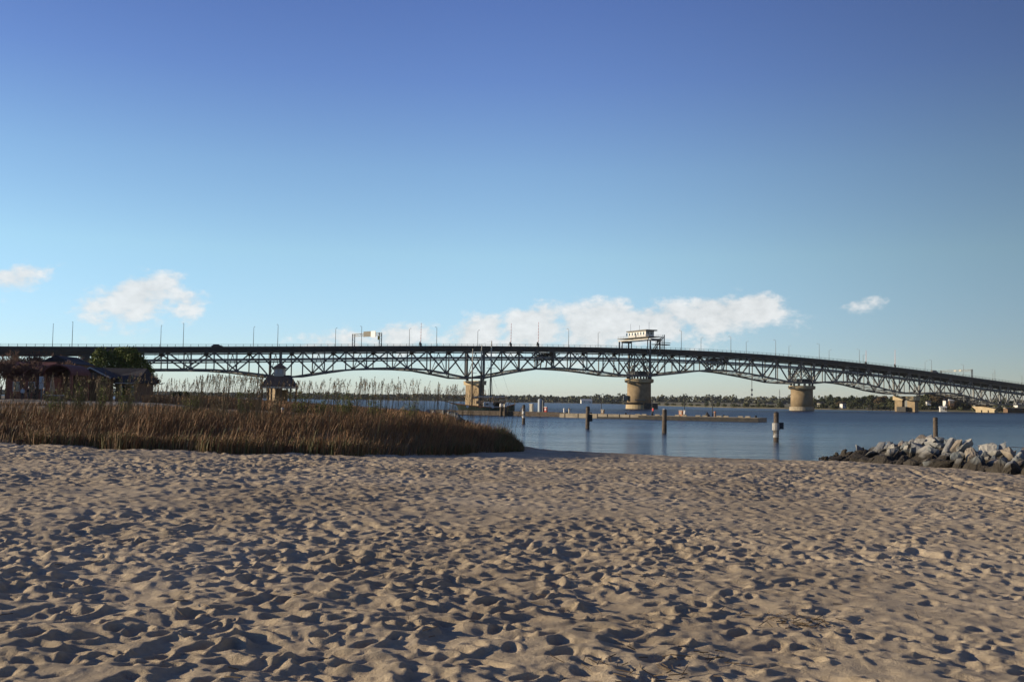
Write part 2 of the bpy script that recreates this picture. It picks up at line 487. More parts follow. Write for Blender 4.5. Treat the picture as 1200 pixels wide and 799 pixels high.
def build_sand():
    ys = [1.2]
    while ys[-1] < 82:
        y = ys[-1]
        ys.append(y + min(max(.0034 * y, .022), .16))
    ys = np.array(ys)
    s = np.linspace(-.86, .86, 980)
    R, C = len(ys), len(s)
    ext = 2.2
    YY = np.repeat(ys[:, None], C, 1)
    XX = s[None, :] * (ys[:, None] + ext)
    H = np.zeros((R, C))
    # soft undulation of loose sand
    wx = XX + .25 * fbm(XX * 1.3, YY * 1.3, 2, 41); wy = YY + .25 * fbm(XX * 1.3, YY * 1.3, 2, 51)
    H += .050 * fbm(wx * .55, wy * .55, 3, 1) + .030 * (1 - np.abs(fbm(wx * 2.2, wy * 2.2, 2, 9)) * 2) + .016 * fbm(wx * 5.5, wy * 5.5, 2, 19)
    rnd = np.random.default_rng(77)

    def stamp(x, y, ang, L, W, depth, rim, sharp):
        rad = max(L, W) * 1.9
        r0 = np.searchsorted(ys, y - rad); r1 = np.searchsorted(ys, y + rad)
        if r1 - r0 < 2: return
        k = (y + ext)
        c0 = np.searchsorted(s, (x - rad) / (k + (rad if x < rad else -rad))); c1 = np.searchsorted(s, (x + rad) / (k + (-rad if x > -rad else rad)))
        c0 = max(c0 - 1, 0); c1 = min(c1 + 1, C)
        if c1 - c0 < 2: return
        X = XX[r0:r1, c0:c1] - x; Y = YY[r0:r1, c0:c1] - y
        ca, sa = math.cos(ang), math.sin(ang)
        u = (X * ca + Y * sa) / L; v = (-X * sa + Y * ca) / W * (1 + .25 * (X * ca + Y * sa) / L)
        q = np.sqrt(u * u + v * v)
        pit = 1 - smooth((q - .35) / (.75 * sharp))
        rimf = np.exp(-((q - 1.12) / .26) ** 2) * (1 + .55 * u)
        Hs = H[r0:r1, c0:c1]
        w = pit * .75
        base = Hs.mean()
        H[r0:r1, c0:c1] = Hs * (1 - w) + w * (base - depth) + rimf * rim * (.6 + .8 * rnd.random()) * np.exp(-np.maximum(Hs - .01, 0) / .030)
    # walking tracks first, then scattered prints; count per square metre falls with distance
    bands = [(1.5, 12, 14), (12, 24, 12.5), (24, 42, 9.5), (42, 76, 5.5)]
    pts = []
    for y0, y1, den in bands:
        area = .82 * ((y1 + ext) ** 2 - (y0 + ext) ** 2)
        n = int(area * den)
        yy = np.sqrt(rnd.random(n) * ((y1 + ext) ** 2 - (y0 + ext) ** 2) + (y0 + ext) ** 2) - ext
        xx = (rnd.random(n) * 1.66 - .83) * (yy + ext)
        pts += list(zip(xx, yy))
    rnd.shuffle(pts)
    for (x, y) in pts:
        big = rnd.random()
        L_ = (.10 + .10 * big * big) * (1 + .012 * y); W_ = L_ * (.38 + .30 * rnd.random())
        stamp(x, y, rnd.normal(.1, .8), L_, W_, .018 + .034 * rnd.random(), .010 + .013 * rnd.random(), .55 + .55 * rnd.random())
    # fresh walking tracks with clear steps
    for t in range(34):
        x0 = rnd.uniform(-26, 24); y0 = rnd.uniform(2, 30); a = rnd.normal(1.4, .5); side = 1
        x, y = x0, y0
        for k in range(int(rnd.uniform(18, 60))):
            a += rnd.normal(0, .05)
            x += math.cos(a) * .68; y += math.sin(a) * .68; side = -side
            if y > 74 or y < 1.5: break
            stamp(x + side * .10 * math.sin(a), y - side * .10 * math.cos(a), a, .16, .075, .05, .022, .5)
    # two wheel ruts running from the rocks towards the right foreground
    for off in (0, 1.15):
        p0 = np.array([20.5 + off, 52.0]); p1 = np.array([11.0 + off * .9, 17.0])
        dd = p1 - p0; ln = np.hypot(*dd); dd = dd / ln
        t = (XX - p0[0]) * dd[0] + (YY - p0[1]) * dd[1]
        o = (XX - p0[0]) * -dd[1] + (YY - p0[1]) * dd[0] + .5 * np.sin(t * .12)
        fade = smooth(t / 6) * smooth((ln - t) / 8)
        w = np.exp(-(o / .13) ** 2) * fade
        H = H * (1 - w * .6) - w * .022 + fade * .008 * np.exp(-((np.abs(o) - .26) / .09) ** 2) + w * .01 * np.sin(t * 40)
    # clods
    cl = np.clip(fbm(XX * 9, YY * 9, 2, 91) - .34, 0, 1) * np.clip(fbm(XX * 1.1, YY * 1.1, 2, 93) + .25, 0, 1)
    H += .07 * cl
    H += .014 * fbm(XX * 13, YY * 13, 3, 23) * (.4 + 1.2 * np.clip(fbm(XX * .8, YY * .8, 2, 97) + .5, 0, 1))
    H *= (.86 + 1.15 * smooth((YY - 10) / 30)) * np.clip(1.0 + .6 * fbm(XX * .22, YY * .22, 2, 201), .6, 1.4)
    H += .055 * fbm(XX * .8, YY * .9, 2, 203) * smooth((2 - XX) / 8)
    for _ in range(1):
        H[1:-1, 1:-1] = .5 * H[1:-1, 1:-1] + .125 * (H[:-2, 1:-1] + H[2:, 1:-1] + H[1:-1, :-2] + H[1:-1, 2:])
    d = shore_dist(XX, YY)
    H *= smooth((d + .4) / 2.5) * (1 - .35 * smooth((4 - d) / 4))
    # long low swells of the beach
    Z = ground(XX, YY) + H + .10 * fbm(XX * .10, YY * .10, 2, 61) * smooth(d / 12)
    V = np.stack([XX, YY, Z], -1).reshape(-1, 3)
    idx = np.arange(R * C).reshape(R, C)
    Q = np.stack([idx[:-1, :-1], idx[:-1, 1:], idx[1:, 1:], idx[1:, :-1]], -1).reshape(-1, 4)
    o = npmesh('beach_sand', V, Q, M['sand'], smooth=True)
    tag(o, kind='structure')
    return o


SAND = build_sand()


def build_terrain():
    # the one coarse sheet under everything, from behind the camera out to the land across the dune and the river bed
    xs = np.unique(np.concatenate([np.linspace(-4000, -300, 24), np.linspace(-300, -80, 60), np.linspace(-80, 60, 150), np.linspace(60, 300, 40), np.linspace(300, 4000, 24)]))
    ys = np.unique(np.concatenate([np.linspace(-400, -20, 16), np.linspace(-20, 110, 150), np.linspace(110, 500, 100), np.linspace(500, 7000, 30)]))
    X, Y = np.meshgrid(xs, ys)
    Z = ground(X, Y)
    under = ((np.abs(X) < .84 * (Y + 2.2)) & (Y > 1.4) & (Y < 80))
    edge = under & (Y < 78)
    Z = np.where(edge, Z - .22, Z - .05)
    Z += .04 * fbm(X * 1.1, Y * 1.1, 3, 5)
    V = np.stack([X, Y, Z], -1).reshape(-1, 3)
    R, C = X.shape; idx = np.arange(R * C).reshape(R, C)
    Q = np.stack([idx[:-1, :-1], idx[:-1, 1:], idx[1:, 1:], idx[1:, :-1]], -1).reshape(-1, 4)
    g = mat('ground_soil', (.16, .12, .08), .95, (.25, .20, .14), .2, bump=.4, bscale=6)
    return tag(npmesh('ground', V, Q, g, smooth=True), kind='structure')


build_terrain()


# ------------------------------------------------------------------ water
def build_water():
    m_ = bpy.data.materials.new('river_water'); m_.use_nodes = True
    nt = m_.node_tree; N, L = nt.nodes.new, nt.links.new
    b = nt.nodes['Principled BSDF']
    b.inputs['Base Color'].default_value = (.006, .017, .034, 1); b.inputs['Roughness'].default_value = .10
    b.inputs['IOR'].default_value = 1.333; b.inputs['Specular IOR Level'].default_value = .5
    g = N('ShaderNodeNewGeometry')
    hs = []
    for (sc, det, st, amp) in ((.9, 5, 1.9, .35), (3.2, 4, 1.5, .10), (.16, 3, 2.6, 1.0)):
        mp = N('ShaderNodeMapping'); mp.inputs['Scale'].default_value = (1, st, 1); mp.inputs['Rotation'].default_value = (0, 0, .35)
        n = N('ShaderNodeTexNoise'); n.inputs['Scale'].default_value = sc; n.inputs['Detail'].default_value = det; n.inputs['Roughness'].default_value = .6
        L(g.outputs['Position'], mp.inputs[0]); L(mp.outputs[0], n.inputs['Vector'])
        q = N('ShaderNodeMath'); q.operation = 'MULTIPLY'; q.inputs[1].default_value = amp; L(n.outputs['Fac'], q.inputs[0]); hs.append(q.outputs[0])
    a1 = N('ShaderNodeMath'); L(hs[0], a1.inputs[0]); L(hs[1], a1.inputs[1])
    a2 = N('ShaderNodeMath'); L(a1.outputs[0], a2.inputs[0]); L(hs[2], a2.inputs[1])
    # calmer and rougher patches of the surface (cat's paws)
    mp = N('ShaderNodeMapping'); mp.inputs['Scale'].default_value = (.010, .045, 1)
    n = N('ShaderNodeTexNoise'); n.inputs['Scale'].default_value = 1.0; n.inputs['Detail'].default_value = 4
    L(g.outputs['Position'], mp.inputs[0]); L(mp.outputs[0], n.inputs['Vector'])
    mr = N('ShaderNodeMapRange'); mr.inputs['From Min'].default_value = .35; mr.inputs['From Max'].default_value = .65
    mr.inputs['To Min'].default_value = .35; mr.inputs['To Max'].default_value = 1.0
    L(n.outputs['Fac'], mr.inputs['Value'])
    sx = N('ShaderNodeSeparateXYZ'); L(g.outputs['Position'], sx.inputs[0])
    lee = N('ShaderNodeMapRange'); lee.inputs['From Min'].default_value = 70; lee.inputs['From Max'].default_value = 230
    lee.inputs['To Min'].default_value = .5; lee.inputs['To Max'].default_value = 1.0       # the sheltered water by the beach is calmer
    L(sx.outputs['Y'], lee.inputs['Value'])
    st = N('ShaderNodeMath'); st.operation = 'MULTIPLY'; L(mr.outputs[0], st.inputs[0]); L(lee.outputs[0], st.inputs[1])
    bp = N('ShaderNodeBump'); bp.inputs['Distance'].default_value = 1.1
    rg = N('ShaderNodeMapRange'); rg.inputs['From Min'].default_value = 70; rg.inputs['From Max'].default_value = 240; rg.inputs['To Min'].default_value = .12; rg.inputs['To Max'].default_value = .34
    L(sx.outputs['Y'], rg.inputs['Value']); L(rg.outputs[0], b.inputs['Roughness'])
    L(st.outputs[0], bp.inputs['Strength']); L(a2.outputs[0], bp.inputs['Height']); L(bp.outputs[0], b.inputs['Normal'])
    M['water'] = m_
    mb = MB()
    mb.add([(-7000, -300, 0), (7000, -300, 0), (7000, 9000, 0), (-7000, 9000, 0)], [(0, 1, 2, 3)])
    tag(mb.build('water', m_), kind='structure')


build_water()

# ------------------------------------------------------------------ the bridge
D = Vector((2, 1, 0)).normalized()            # along the bridge, left bank to right bank
Nn = Vector((-1, 2, 0)).normalized()          # across the bridge, away from the camera
P0 = Vector((66.0, 520.0, 0))                 # point of the near truss line


def bp_(u, off=0, z=0): return P0 + D * u + Nn * off + Vector((0, 0, z))


def on_bridge(px, py, off=0):
    """u and z of the photo pixel on the vertical plane at offset off"""
    d = ray(px, py); q = P0 + Nn * off
    t = (q - Vector((0, 0, EYE))).dot(Nn) / d.dot(Nn)
    p = Vector((0, 0, EYE)) + d * t
    return (p - q).dot(D), p.z


def table(pairs, off):
    a = sorted(on_bridge(x, y, off) for x, y in pairs)
    return [q[0] for q in a], [q[1] for q in a]


DK = table([(0, 407.4), (100, 407.2), (200, 407.2), (400, 407), (600, 407), (650, 407.5), (700, 408), (750, 409), (790, 409.8), (820, 411.2), (880, 415),
            (940, 420.5), (1000, 425.6), (1050, 431.4), (1100, 437), (1150, 444), (1200, 451.5)], -1.5)
_c = np.polyfit(DK[0], DK[1], 5)


def zdeck(u):
    u = max(min(u, DK[0][-1] + 15), DK[0][0] - 10)
    return float(np.polyval(_c, u))


U0, U1 = -430.0, 345.0
piers_px = {'a': 322, 'b': 556.5, 'c': 749, 'd': 939.5, 'e': 1062, 'f': 1156}
PU = {k: on_bridge(v, 445, 10)[0] for k, v in piers_px.items()}
uL = on_bridge(168, 430, 0)[0]
uR = 345.0


def bottom_table():
    pts = [(165, 433), (230, 433.0), (262, 433.6), (297, 437.5), (322, 441.5), (345, 442.5), (370, 439), (395, 434.6), (420, 432.3), (445, 431.3), (475, 431.6), (500, 433.3), (520, 437), (545, 442.2),
           (568, 443), (600, 436.5), (625, 432.2), (650, 431), (680, 432.6), (700, 435), (730, 439.8), (762, 440.6), (790, 437.8), (820, 434.2), (842, 433.3), (865, 435.6), (890, 440), (925, 447.5),
           (950, 449.4), (975, 447), (1000, 447.5), (1020, 451), (1045, 458), (1072, 462), (1100, 459.6), (1120, 461), (1145, 467), (1168, 474), (1185, 474), (1200, 474)]
    return table(pts, 0)


BT = bottom_table()


def zbot(u): return float(np.interp(u, BT[0], BT[1]))


bridge = empty('truss_bridge', bp_(PU['c'], 10, 0), 'long dark steel truss bridge crossing the river on tan concrete piers', 'bridge')


def beam_line(us, off, zf, w, h, name, m_, parent, **kw):
    mb = MB()
    for a, b in zip(us[:-1], us[1:]):
        mb.beam(bp_(a, off, zf(a)), bp_(b, off, zf(b)), w, h)
    return mb.build(name, m_, parent)


# deck: slab, fascia girders, parapet, road surface
us = list(np.arange(U0, U1 + .1, 9.0))
mb = MB()
for a, b in zip(us[:-1], us[1:]):
    va = [bp_(a, -1.6, zdeck(a) - .55), bp_(a, 21.6, zdeck(a) - .55), bp_(a, 21.6, zdeck(a)), bp_(a, -1.6, zdeck(a))]
    vb = [bp_(b, -1.6, zdeck(b) - .55), bp_(b, 21.6, zdeck(b) - .55), bp_(b, 21.6, zdeck(b)), bp_(b, -1.6, zdeck(b))]
    mb.add(va + vb, [(0, 1, 5, 4), (1, 2, 6, 5), (2, 3, 7, 6), (3, 0, 4, 7)])
mb.build('deck', M['asphalt'], bridge)
for off, nm in ((-1.75, 'parapet'), (21.75, 'parapet')):
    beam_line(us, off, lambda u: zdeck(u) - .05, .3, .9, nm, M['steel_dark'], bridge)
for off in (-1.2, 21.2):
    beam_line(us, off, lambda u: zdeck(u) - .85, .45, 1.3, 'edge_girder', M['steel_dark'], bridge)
for off in (-1.75, 21.75):
    mb = MB()
    for k, u in enumerate(np.arange(U0, U1, 3.1)):
        mb.beam(bp_(u, off, zdeck(u) + .38), bp_(u, off, zdeck(u) + 1.5), .13)
    for zz in (.9, 1.45):
        for a, b in zip(us[:-1], us[1:]): mb.beam(bp_(a, off, zdeck(a) + zz), bp_(b, off, zdeck(b) + zz), .09)
    mb.build('railing', M['steel_dark'], bridge)
# approach plate girders over land
for off in (0, 10, 20):
    uu = list(np.linspace(U0, uL, 28))
    beam_line(uu, off, lambda u: zdeck(u) - 1.65, .5, 2.2, 'plate_girder', M['steel_dark'], bridge)

spans = [(uL, PU['a'], 6), (PU['a'], PU['b'], 10), (PU['b'], PU['c'], 10), (PU['c'], PU['d'], 12), (PU['d'], PU['e'], 10), (PU['e'], PU['f'], 8), (PU['f'], uR, 8)]
TOPD = 2.0
for off in (0.0, 20.0):
    for (ua, ub, n) in spans:
        gus = []
        nodes = [ua + (ub - ua) * i / n for i in range(n + 1)]
        for i, u in enumerate(nodes):
            low = (i % 2 == 0)
            zc = zbot(u) if low else zdeck(u) - TOPD
            root = MB(); gus.append(root)
            root.beam(bp_(u - .95, off, zc + (.35 if low else -.25)), bp_(u + .95, off, zc + (.35 if low else -.25)), .5, 1.5)
        c = MB()
        for a, b in zip(nodes[:-1], nodes[1:]): c.beam(bp_(a, off, zdeck(a) - TOPD), bp_(b, off, zdeck(b) - TOPD), .55, .6)
        t = c.build('truss', M['steel'], bridge)
        for g_ in gus: g_.build('gusset_plate', M['steel'], t)
        c = MB()
        for a, b in zip(nodes[:-1], nodes[1:]): c.beam(bp_(a, off, zbot(a)), bp_(b, off, zbot(b)), .75, .85)
        c.build('bottom_chord', M['steel'], t)
        for i, u in enumerate(nodes):
            if i == n and ub != uR: continue
            w = .95 if (i == 0 and ua != uL) else .46
            MB().beam(bp_(u, off, zbot(u) + .4), bp_(u, off, zdeck(u) - TOPD - .3), w, w, up=D).build('vertical', M['steel'], t)
        for i in range(n):
            a, b = nodes[i], nodes[i + 1]
            if i % 2 == 0: p, q = bp_(a, off, zbot(a) + .2), bp_(b, off, zdeck(b) - TOPD)
            else: p, q = bp_(a, off, zdeck(a) - TOPD), bp_(b, off, zbot(b) + .2)
            MB().beam(p, q, .56, .56).build('diagonal', M['steel'], t)
# bracing between the trusses
for (ua, ub, n) in spans:
    br = MB(); fl = MB(); sw = MB()
    nodes = [ua + (ub - ua) * i / n for i in range(n + 1)]
    for i, u in enumerate(nodes):
        if i == n: continue
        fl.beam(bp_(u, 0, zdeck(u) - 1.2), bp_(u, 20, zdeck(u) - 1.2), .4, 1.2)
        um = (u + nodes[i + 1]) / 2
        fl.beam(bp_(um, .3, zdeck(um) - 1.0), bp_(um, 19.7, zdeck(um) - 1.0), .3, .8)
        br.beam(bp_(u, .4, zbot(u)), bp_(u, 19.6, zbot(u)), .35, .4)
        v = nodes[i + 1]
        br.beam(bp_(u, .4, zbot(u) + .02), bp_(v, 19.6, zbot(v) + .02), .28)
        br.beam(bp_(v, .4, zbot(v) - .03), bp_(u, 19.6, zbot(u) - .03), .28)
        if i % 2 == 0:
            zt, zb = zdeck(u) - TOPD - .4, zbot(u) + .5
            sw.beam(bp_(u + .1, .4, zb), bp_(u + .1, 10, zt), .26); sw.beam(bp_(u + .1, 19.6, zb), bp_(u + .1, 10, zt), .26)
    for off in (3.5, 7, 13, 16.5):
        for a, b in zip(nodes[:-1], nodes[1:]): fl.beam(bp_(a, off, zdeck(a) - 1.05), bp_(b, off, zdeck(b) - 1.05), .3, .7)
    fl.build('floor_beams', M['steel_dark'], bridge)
    br.build('lateral_bracing', M['steel'], bridge)
    sw.build('sway_frame', M['steel'], bridge)
    # inspection walk hung at mid height with the pale service pipe above it
    w = MB(); pp = MB()
    for a, b in zip(nodes[:-1], nodes[1:]):
        w.beam(bp_(a, 2.2, zdeck(a) - 6.2), bp_(b, 2.2, zdeck(b) - 6.2), 1.1, .5)
        for uu in (a, (a + b) / 2): w.beam(bp_(uu, 1.8, zdeck(uu) - 6.2), bp_(uu, 1.8, zdeck(uu) - 4.9), .07); w.beam(bp_(uu, 2.7, zdeck(uu) - 6.2), bp_(uu, 2.7, zdeck(uu) - 1.8), .09)
        w.beam(bp_(a, 1.8, zdeck(a) - 4.9), bp_(b, 1.8, zdeck(b) - 4.9), .09)
    pp.tube([bp_(u, 3.6, zdeck(u) - 5.1) for u in nodes], .55 if ua < PU['b'] else .62, 10)
    w.build('inspection_walk', M['steel_dark'], bridge)
    pp.build('service_pipe', M['pipe'], bridge, smooth=True)


def pier_label(o, t): o['label'] = t; return o


# round swing-span piers
for key, lab in (('c', 'round tan pier carrying the control house'), ('d', 'round tan pier with a pale grey collar at the water')):
    u = PU[key]; zc = zbot(u) - .6
    c = bp_(u, 10, 0)

    def ring(z0, z1, r0, r1, n=40): return MB().tube([c + Vector((0, 0, z0)), c + Vector((0, 0, z1))], [r0, r1], n)
    sh = ring(1.6, zc - 3.0, 6.35, 6.3).build('pier', M['conc'], bridge, smooth=False); pier_label(sh, lab)
    for p in sh.data.polygons: p.use_smooth = len(p.vertices) == 4
    cp = MB(); cp.tube([c + Vector((0, 0, z)) for z in (zc - 3.0, zc - 2.6, zc - 1.0, zc - .8)], [6.5, 7.7, 7.7, 7.4], 40); cp.build('pier_cap', M['conc_pale'], sh)
    bs = MB(); bs.tube([c + Vector((0, 0, -2)), c + Vector((0, 0, 2.2))], [7.2, 7.0], 28); bs.build('collar', M['conc_pale'] if key == 'c' else M['conc_dock'], sh)
    bk = MB()
    for k in range(12):
        a = 2 * math.pi * k / 12; p = c + Vector((math.cos(a) * 6.2, math.sin(a) * 6.2, 0))
        bk.beam(p + Vector((0, 0, zc - .8)), p + Vector((0, 0, zc + .5)), .9)
    bk.build('bearing', M['steel'], sh)
    if key == 'c':
        fd = MB()
        fd.box(1.5, 8.8, -8.6, -5.8, -1, 3.1, Matrix.Translation(c)); fd.box(-7.5, 1.2, -8.2, -7.0, 2.4, 3.3, Matrix.Translation(c))
        fd.build('fender', M['rubber'], sh)
        dv = MB()
        dv.box(-8.6, -6.3, -3.6, -1.6, 4.4, 7.0, Matrix.Translation(c)); dv.box(-3.2, 2.4, -7.6, -6.0, 4.6, 5.0, Matrix.Translation(c))
        for k in range(5): dv.beam(c + Vector((-3 + k * 1.2, -7.5, 4.9)), c + Vector((-3 + k * 1.2, -7.5, 6.1)), .1)
        dv.build('service_platform', M['galv'], sh)
# machinery drum between the trusses above each round pier
for key in ('c', 'd'):
    u = PU[key]; c = bp_(u, 10, zbot(u))
    mb = MB(); mb.tube([c + Vector((0, 0, .6)), c + Vector((0, 0, 2.6))], 6.4, 28); mb.build('pivot_drum', M['steel_dark'], bridge)
    mb = MB()
    for k in range(10):
        a = 2 * math.pi * k / 10; q = c + Vector((math.cos(a) * 6, math.sin(a) * 6, 2.6)); q2 = c + Vector((math.cos(a + .6) * 8, math.sin(a + .6) * 8, 7.5))
        mb.beam(q, q2, .4); mb.beam(q, c + Vector((math.cos(a + 1.3) * 5, math.sin(a + 1.3) * 5, 8.5)), .3)
    mb.build('pivot_frame', M['steel'], bridge)
for uu in (on_bridge(651, 420, 0)[0], on_bridge(853, 420, 0)[0], on_bridge(1022, 440, 0)[0]):      # latches at the ends of the swing spans
    mb = MB()
    for off in (2, 8, 14, 18):
        mb.beam(bp_(uu - 4, off, zdeck(uu) - 2.6), bp_(uu + 3, off, zdeck(uu) - 6.6), .45); mb.beam(bp_(uu + 4, off, zdeck(uu) - 2.6), bp_(uu - 3, off, zdeck(uu) - 6.6), .4)
        mb.beam(bp_(uu, off, zdeck(uu) - 3.2), bp_(uu, off + 2, zbot(uu) + .5), .5)
    mb.beam(bp_(uu, .5, zdeck(uu) - 3.4), bp_(uu, 19.5, zdeck(uu) - 3.4), .9, 1.4)
    mb.build('span_lock', M['steel_dark'], bridge)


def slab(u, off0, off1, th, z0, z1, mb=None, flare=0):
    mb = mb or MB()
    lo = [bp_(u - th / 2, off0, z0), bp_(u + th / 2, off0, z0), bp_(u + th / 2, off1, z0), bp_(u - th / 2, off1, z0)]
    hi = [bp_(u - th / 2, off0 - flare, z1), bp_(u + th / 2, off0 - flare, z1), bp_(u + th / 2, off1 + flare, z1), bp_(u - th / 2, off1 + flare, z1)]
    mb.add(lo + hi, [(0, 3, 2, 1), (4, 5, 6, 7), (0, 1, 5, 4), (1, 2, 6, 5), (2, 3, 7, 6), (3, 0, 4, 7)])
    return mb


for key in 'abef':
    u = PU[key]; zt = zbot(u) - .7
    if key in 'ab':
        sh = slab(u, 2.2, 17.8, 3.0, -2, zt - 2.6).build('pier', M['conc'], bridge)
        slab(u, 1.0, 19.0, 3.8, zt - 2.6, zt - .6, flare=.6).build('pier_cap', M['conc_pale'], sh)
    elif key == 'e':
        mb = slab(u, 2.2, 8.0, 3.2, -2, zt - 3.2); slab(u, 12.0, 17.8, 3.2, -2, zt - 3.2, mb)
        sh = mb.build('pier', M['conc'], bridge)
        mb = slab(u, 1.0, 8.8, 4.0, zt - 3.2, zt - .7); slab(u, 11.2, 19.0, 4.0, zt - 3.2, zt - .7, mb); mb.build('pier_cap', M['conc_pale'], sh)
        slab(u - 4, 6, 13, 2.5, -1, 3.0).build('fender', M['rubber'], sh)
        slab(u + .4, 8.9, 11.1, 1.4, -1, zt - 1.2).build('web_wall', M['steel'], sh)
    else:
        sh = slab(u, 3, 17, 3.2, 1.7, zt - 3.0).build('pier', M['conc'], bridge)
        mb = slab(u, 3, 17, 3.6, zt - 3.0, zt - .7, flare=3.2); mb.build('pier_cap', M['conc_pale'], sh)
        mb = MB()
        for o in (3, 8, 13): slab(u, o, o + 4, 3.8, -1.5, 1.7, mb)
        mb.build('footing', M['conc_pale'], sh)
    mb = MB()
    for off in (0.2, 19.8): mb.beam(bp_(u, max(min(off, 18.6), 1.4), zt - .7), bp_(u, off, zt + .5), 1.0)
    mb.build('bearing', M['steel'], sh)
# land piers under the plate girders
ua = on_bridge(17, 430, 10)[0]
sh = slab(ua, 5, 15, 2.2, 0, zdeck(ua) - 6.6).build('pier', M['conc'], bridge)
mb = MB(); slab(ua, 1, 19, 2.6, zdeck(ua) - 5.0, zdeck(ua) - 2.78, mb); slab(ua, 5, 15, 2.6, zdeck(ua) - 6.6, zdeck(ua) - 5.0, mb, flare=4); mb.build('pier_cap', M['conc'], sh)
ub_ = on_bridge(99, 430, 10)[0]
for o in (1.5, 16.5):
    slab(ub_, o, o + 2, 2.0, 0, zdeck(ub_) - 5.2).build('pier', M['conc'], bridge)
slab(ub_, 0, 20, 2.6, zdeck(ub_) - 5.2, zdeck(ub_) - 2.78).build('pier_cap', M['steel_dark'], bridge)
for uu in (on_bridge(168, 430, 10)[0], -400):
    for o in (1.5, 16.5): slab(uu, o, o + 2, 2.0, 0, min(zdeck(uu) - 4.4, zbot(uu) - .5 if uu > -380 else 99)).build('pier', M['conc'], bridge)

# ---- bridge furniture
ROT_B = math.atan2(D.y, D.x)


def deck_z(px, off): u, z = on_bridge(px, 400, off); return u, zdeck(u)


lamps = [(62.5, 380, 1), (85.5, 377, 0), (189, 381.5, 1), (215.5, 378.6, 0), (297.5, 383, 1), (326, 380, 0), (393.5, 384.5, 1), (424, 382, 0), (480, 385, 1), (512, 383, 0), (560, 387, 1),
         (666.5, 385, 0), (701, 389.5, 1), (798.5, 387, 0), (821.5, 395.5, 1), (856.5, 394, 0), (874.5, 400, 1), (909, 398, 0), (924.5, 405, 1), (960, 402.5, 0), (971.5, 410, 1), (1007, 409, 0),
         (1011.5, 415.5, 1), (1084, 423, 1), (1091.5, 421.5, 0), (1129, 427, 0), (1163.5, 436.5, 1), (1165.8, 432.5, 0), (1197.5, 440, 0)]
lp = empty('street_lamp', (0, 0, 0), 'x', 'street lamp', 'lamp posts along the bridge deck')
MB().tube([(0, 0, 0), (0, 0, 1), (0, 0, 5), (0, 0, 10)], [.17, .14, .115, .09], 6).build('pole', M['galv'], lp, local=True)
MB().tube([(0, 0, 9.8), (.4, 0, 10.1), (1.3, 0, 10.25)], .05, 5).build('arm', M['galv'], lp, local=True)
MB().box(1.1, 1.9, -.17, .17, 10.18, 10.36).build('lamp_head', M['galv'], lp, local=True)
nth = ['first', 'second', 'third', 'fourth', 'fifth', 'sixth', 'seventh', 'eighth', 'ninth', 'tenth', 'eleventh', 'twelfth', 'thirteenth', 'fourteenth', 'fifteenth', 'sixteenth', 'seventeenth',
       'eighteenth', 'nineteenth', 'twentieth', 'twenty-first', 'twenty-second', 'twenty-third', 'twenty-fourth', 'twenty-fifth', 'twenty-sixth', 'twenty-seventh', 'twenty-eighth', 'twenty-ninth', 'thirtieth',
       'thirty-first', 'thirty-second', 'thirty-third', 'thirty-fourth', 'thirty-fifth', 'thirty-sixth', 'thirty-seventh', 'thirty-eighth', 'thirty-ninth', 'fortieth', 'forty-first', 'forty-second', 'forty-third', 'forty-fourth', 'forty-fifth']
cnt = [0, 0]
for i, (px, py, far) in enumerate(lamps):
    off = 21.2 if far else -1.2
    u, zt = on_bridge(px, py, off); zb = zdeck(u)
    h = max(zt - zb, 5)
    loc = bp_(u, off, zb)
    lab = 'slim grey lamp post, %s from the left along the %s edge of the bridge' % (nth[cnt[far]], 'far' if far else 'near')
    cnt[far] += 1
    rz = ROT_B + (-math.pi / 2 if far else math.pi / 2)
    if i == 0:
        lp.location = loc; lp.rotation_euler = (0, 0, rz); lp.scale = (1, 1, h / 10.3); lp['label'] = lab
    else:
        copy_tree(lp, loc, rz, (1, 1, h / 10.3), lab)

gates = [(493.5, 378.5, 'left of the schooner masts'), (599, 379, 'just right of the schooner masts'), (631, 377.5, 'midway between the schooner and the control house'), (1014.8, 411, 'second from the right on the bridge'), (1048.8, 410, 'tallest one on the right descent of the deck')]
g0 = None
for i, (px, py, where) in enumerate(gates):
    u, zt = on_bridge(px, py, -.6); zb = zdeck(u); h = zt - zb
    lab = 'red and white raised gate arm, ' + where
    if i == 3: lab = 'red and white raised gate arm, second from the right on the bridge'
    if g0 is None:
        g0 = empty('traffic_gate', (0, 0, 0), lab, 'traffic gate', 'raised traffic gates on the bridge')
        MB().box(-.45, .45, -.35, .35, 0, 1.9).build('gate_housing', M['galv'], g0, local=True)
        am = MB()
        for k in range(14):
            am.cur = k % 2
            am.beam((0, 0, 1.9 + k * .72), (0.012 * k, 0, 1.9 + (k + 1) * .72), .24 - .008 * k)
        am.build('gate_arm', [M['white'], M['red']], g0, local=True)
        ct = MB().box(-.7, -.2, -.25, .25, .9, 2.5); ct.build('counterweight', M['rubber'], g0, local=True)
        g0.location = bp_(u, -.6, zb); g0.rotation_euler = (0, 0, ROT_B); g0.scale = (1, 1, h / 12)
    else:
        copy_tree(g0, bp_(u, -.6, zb), ROT_B, (1, 1, h / 12), lab)


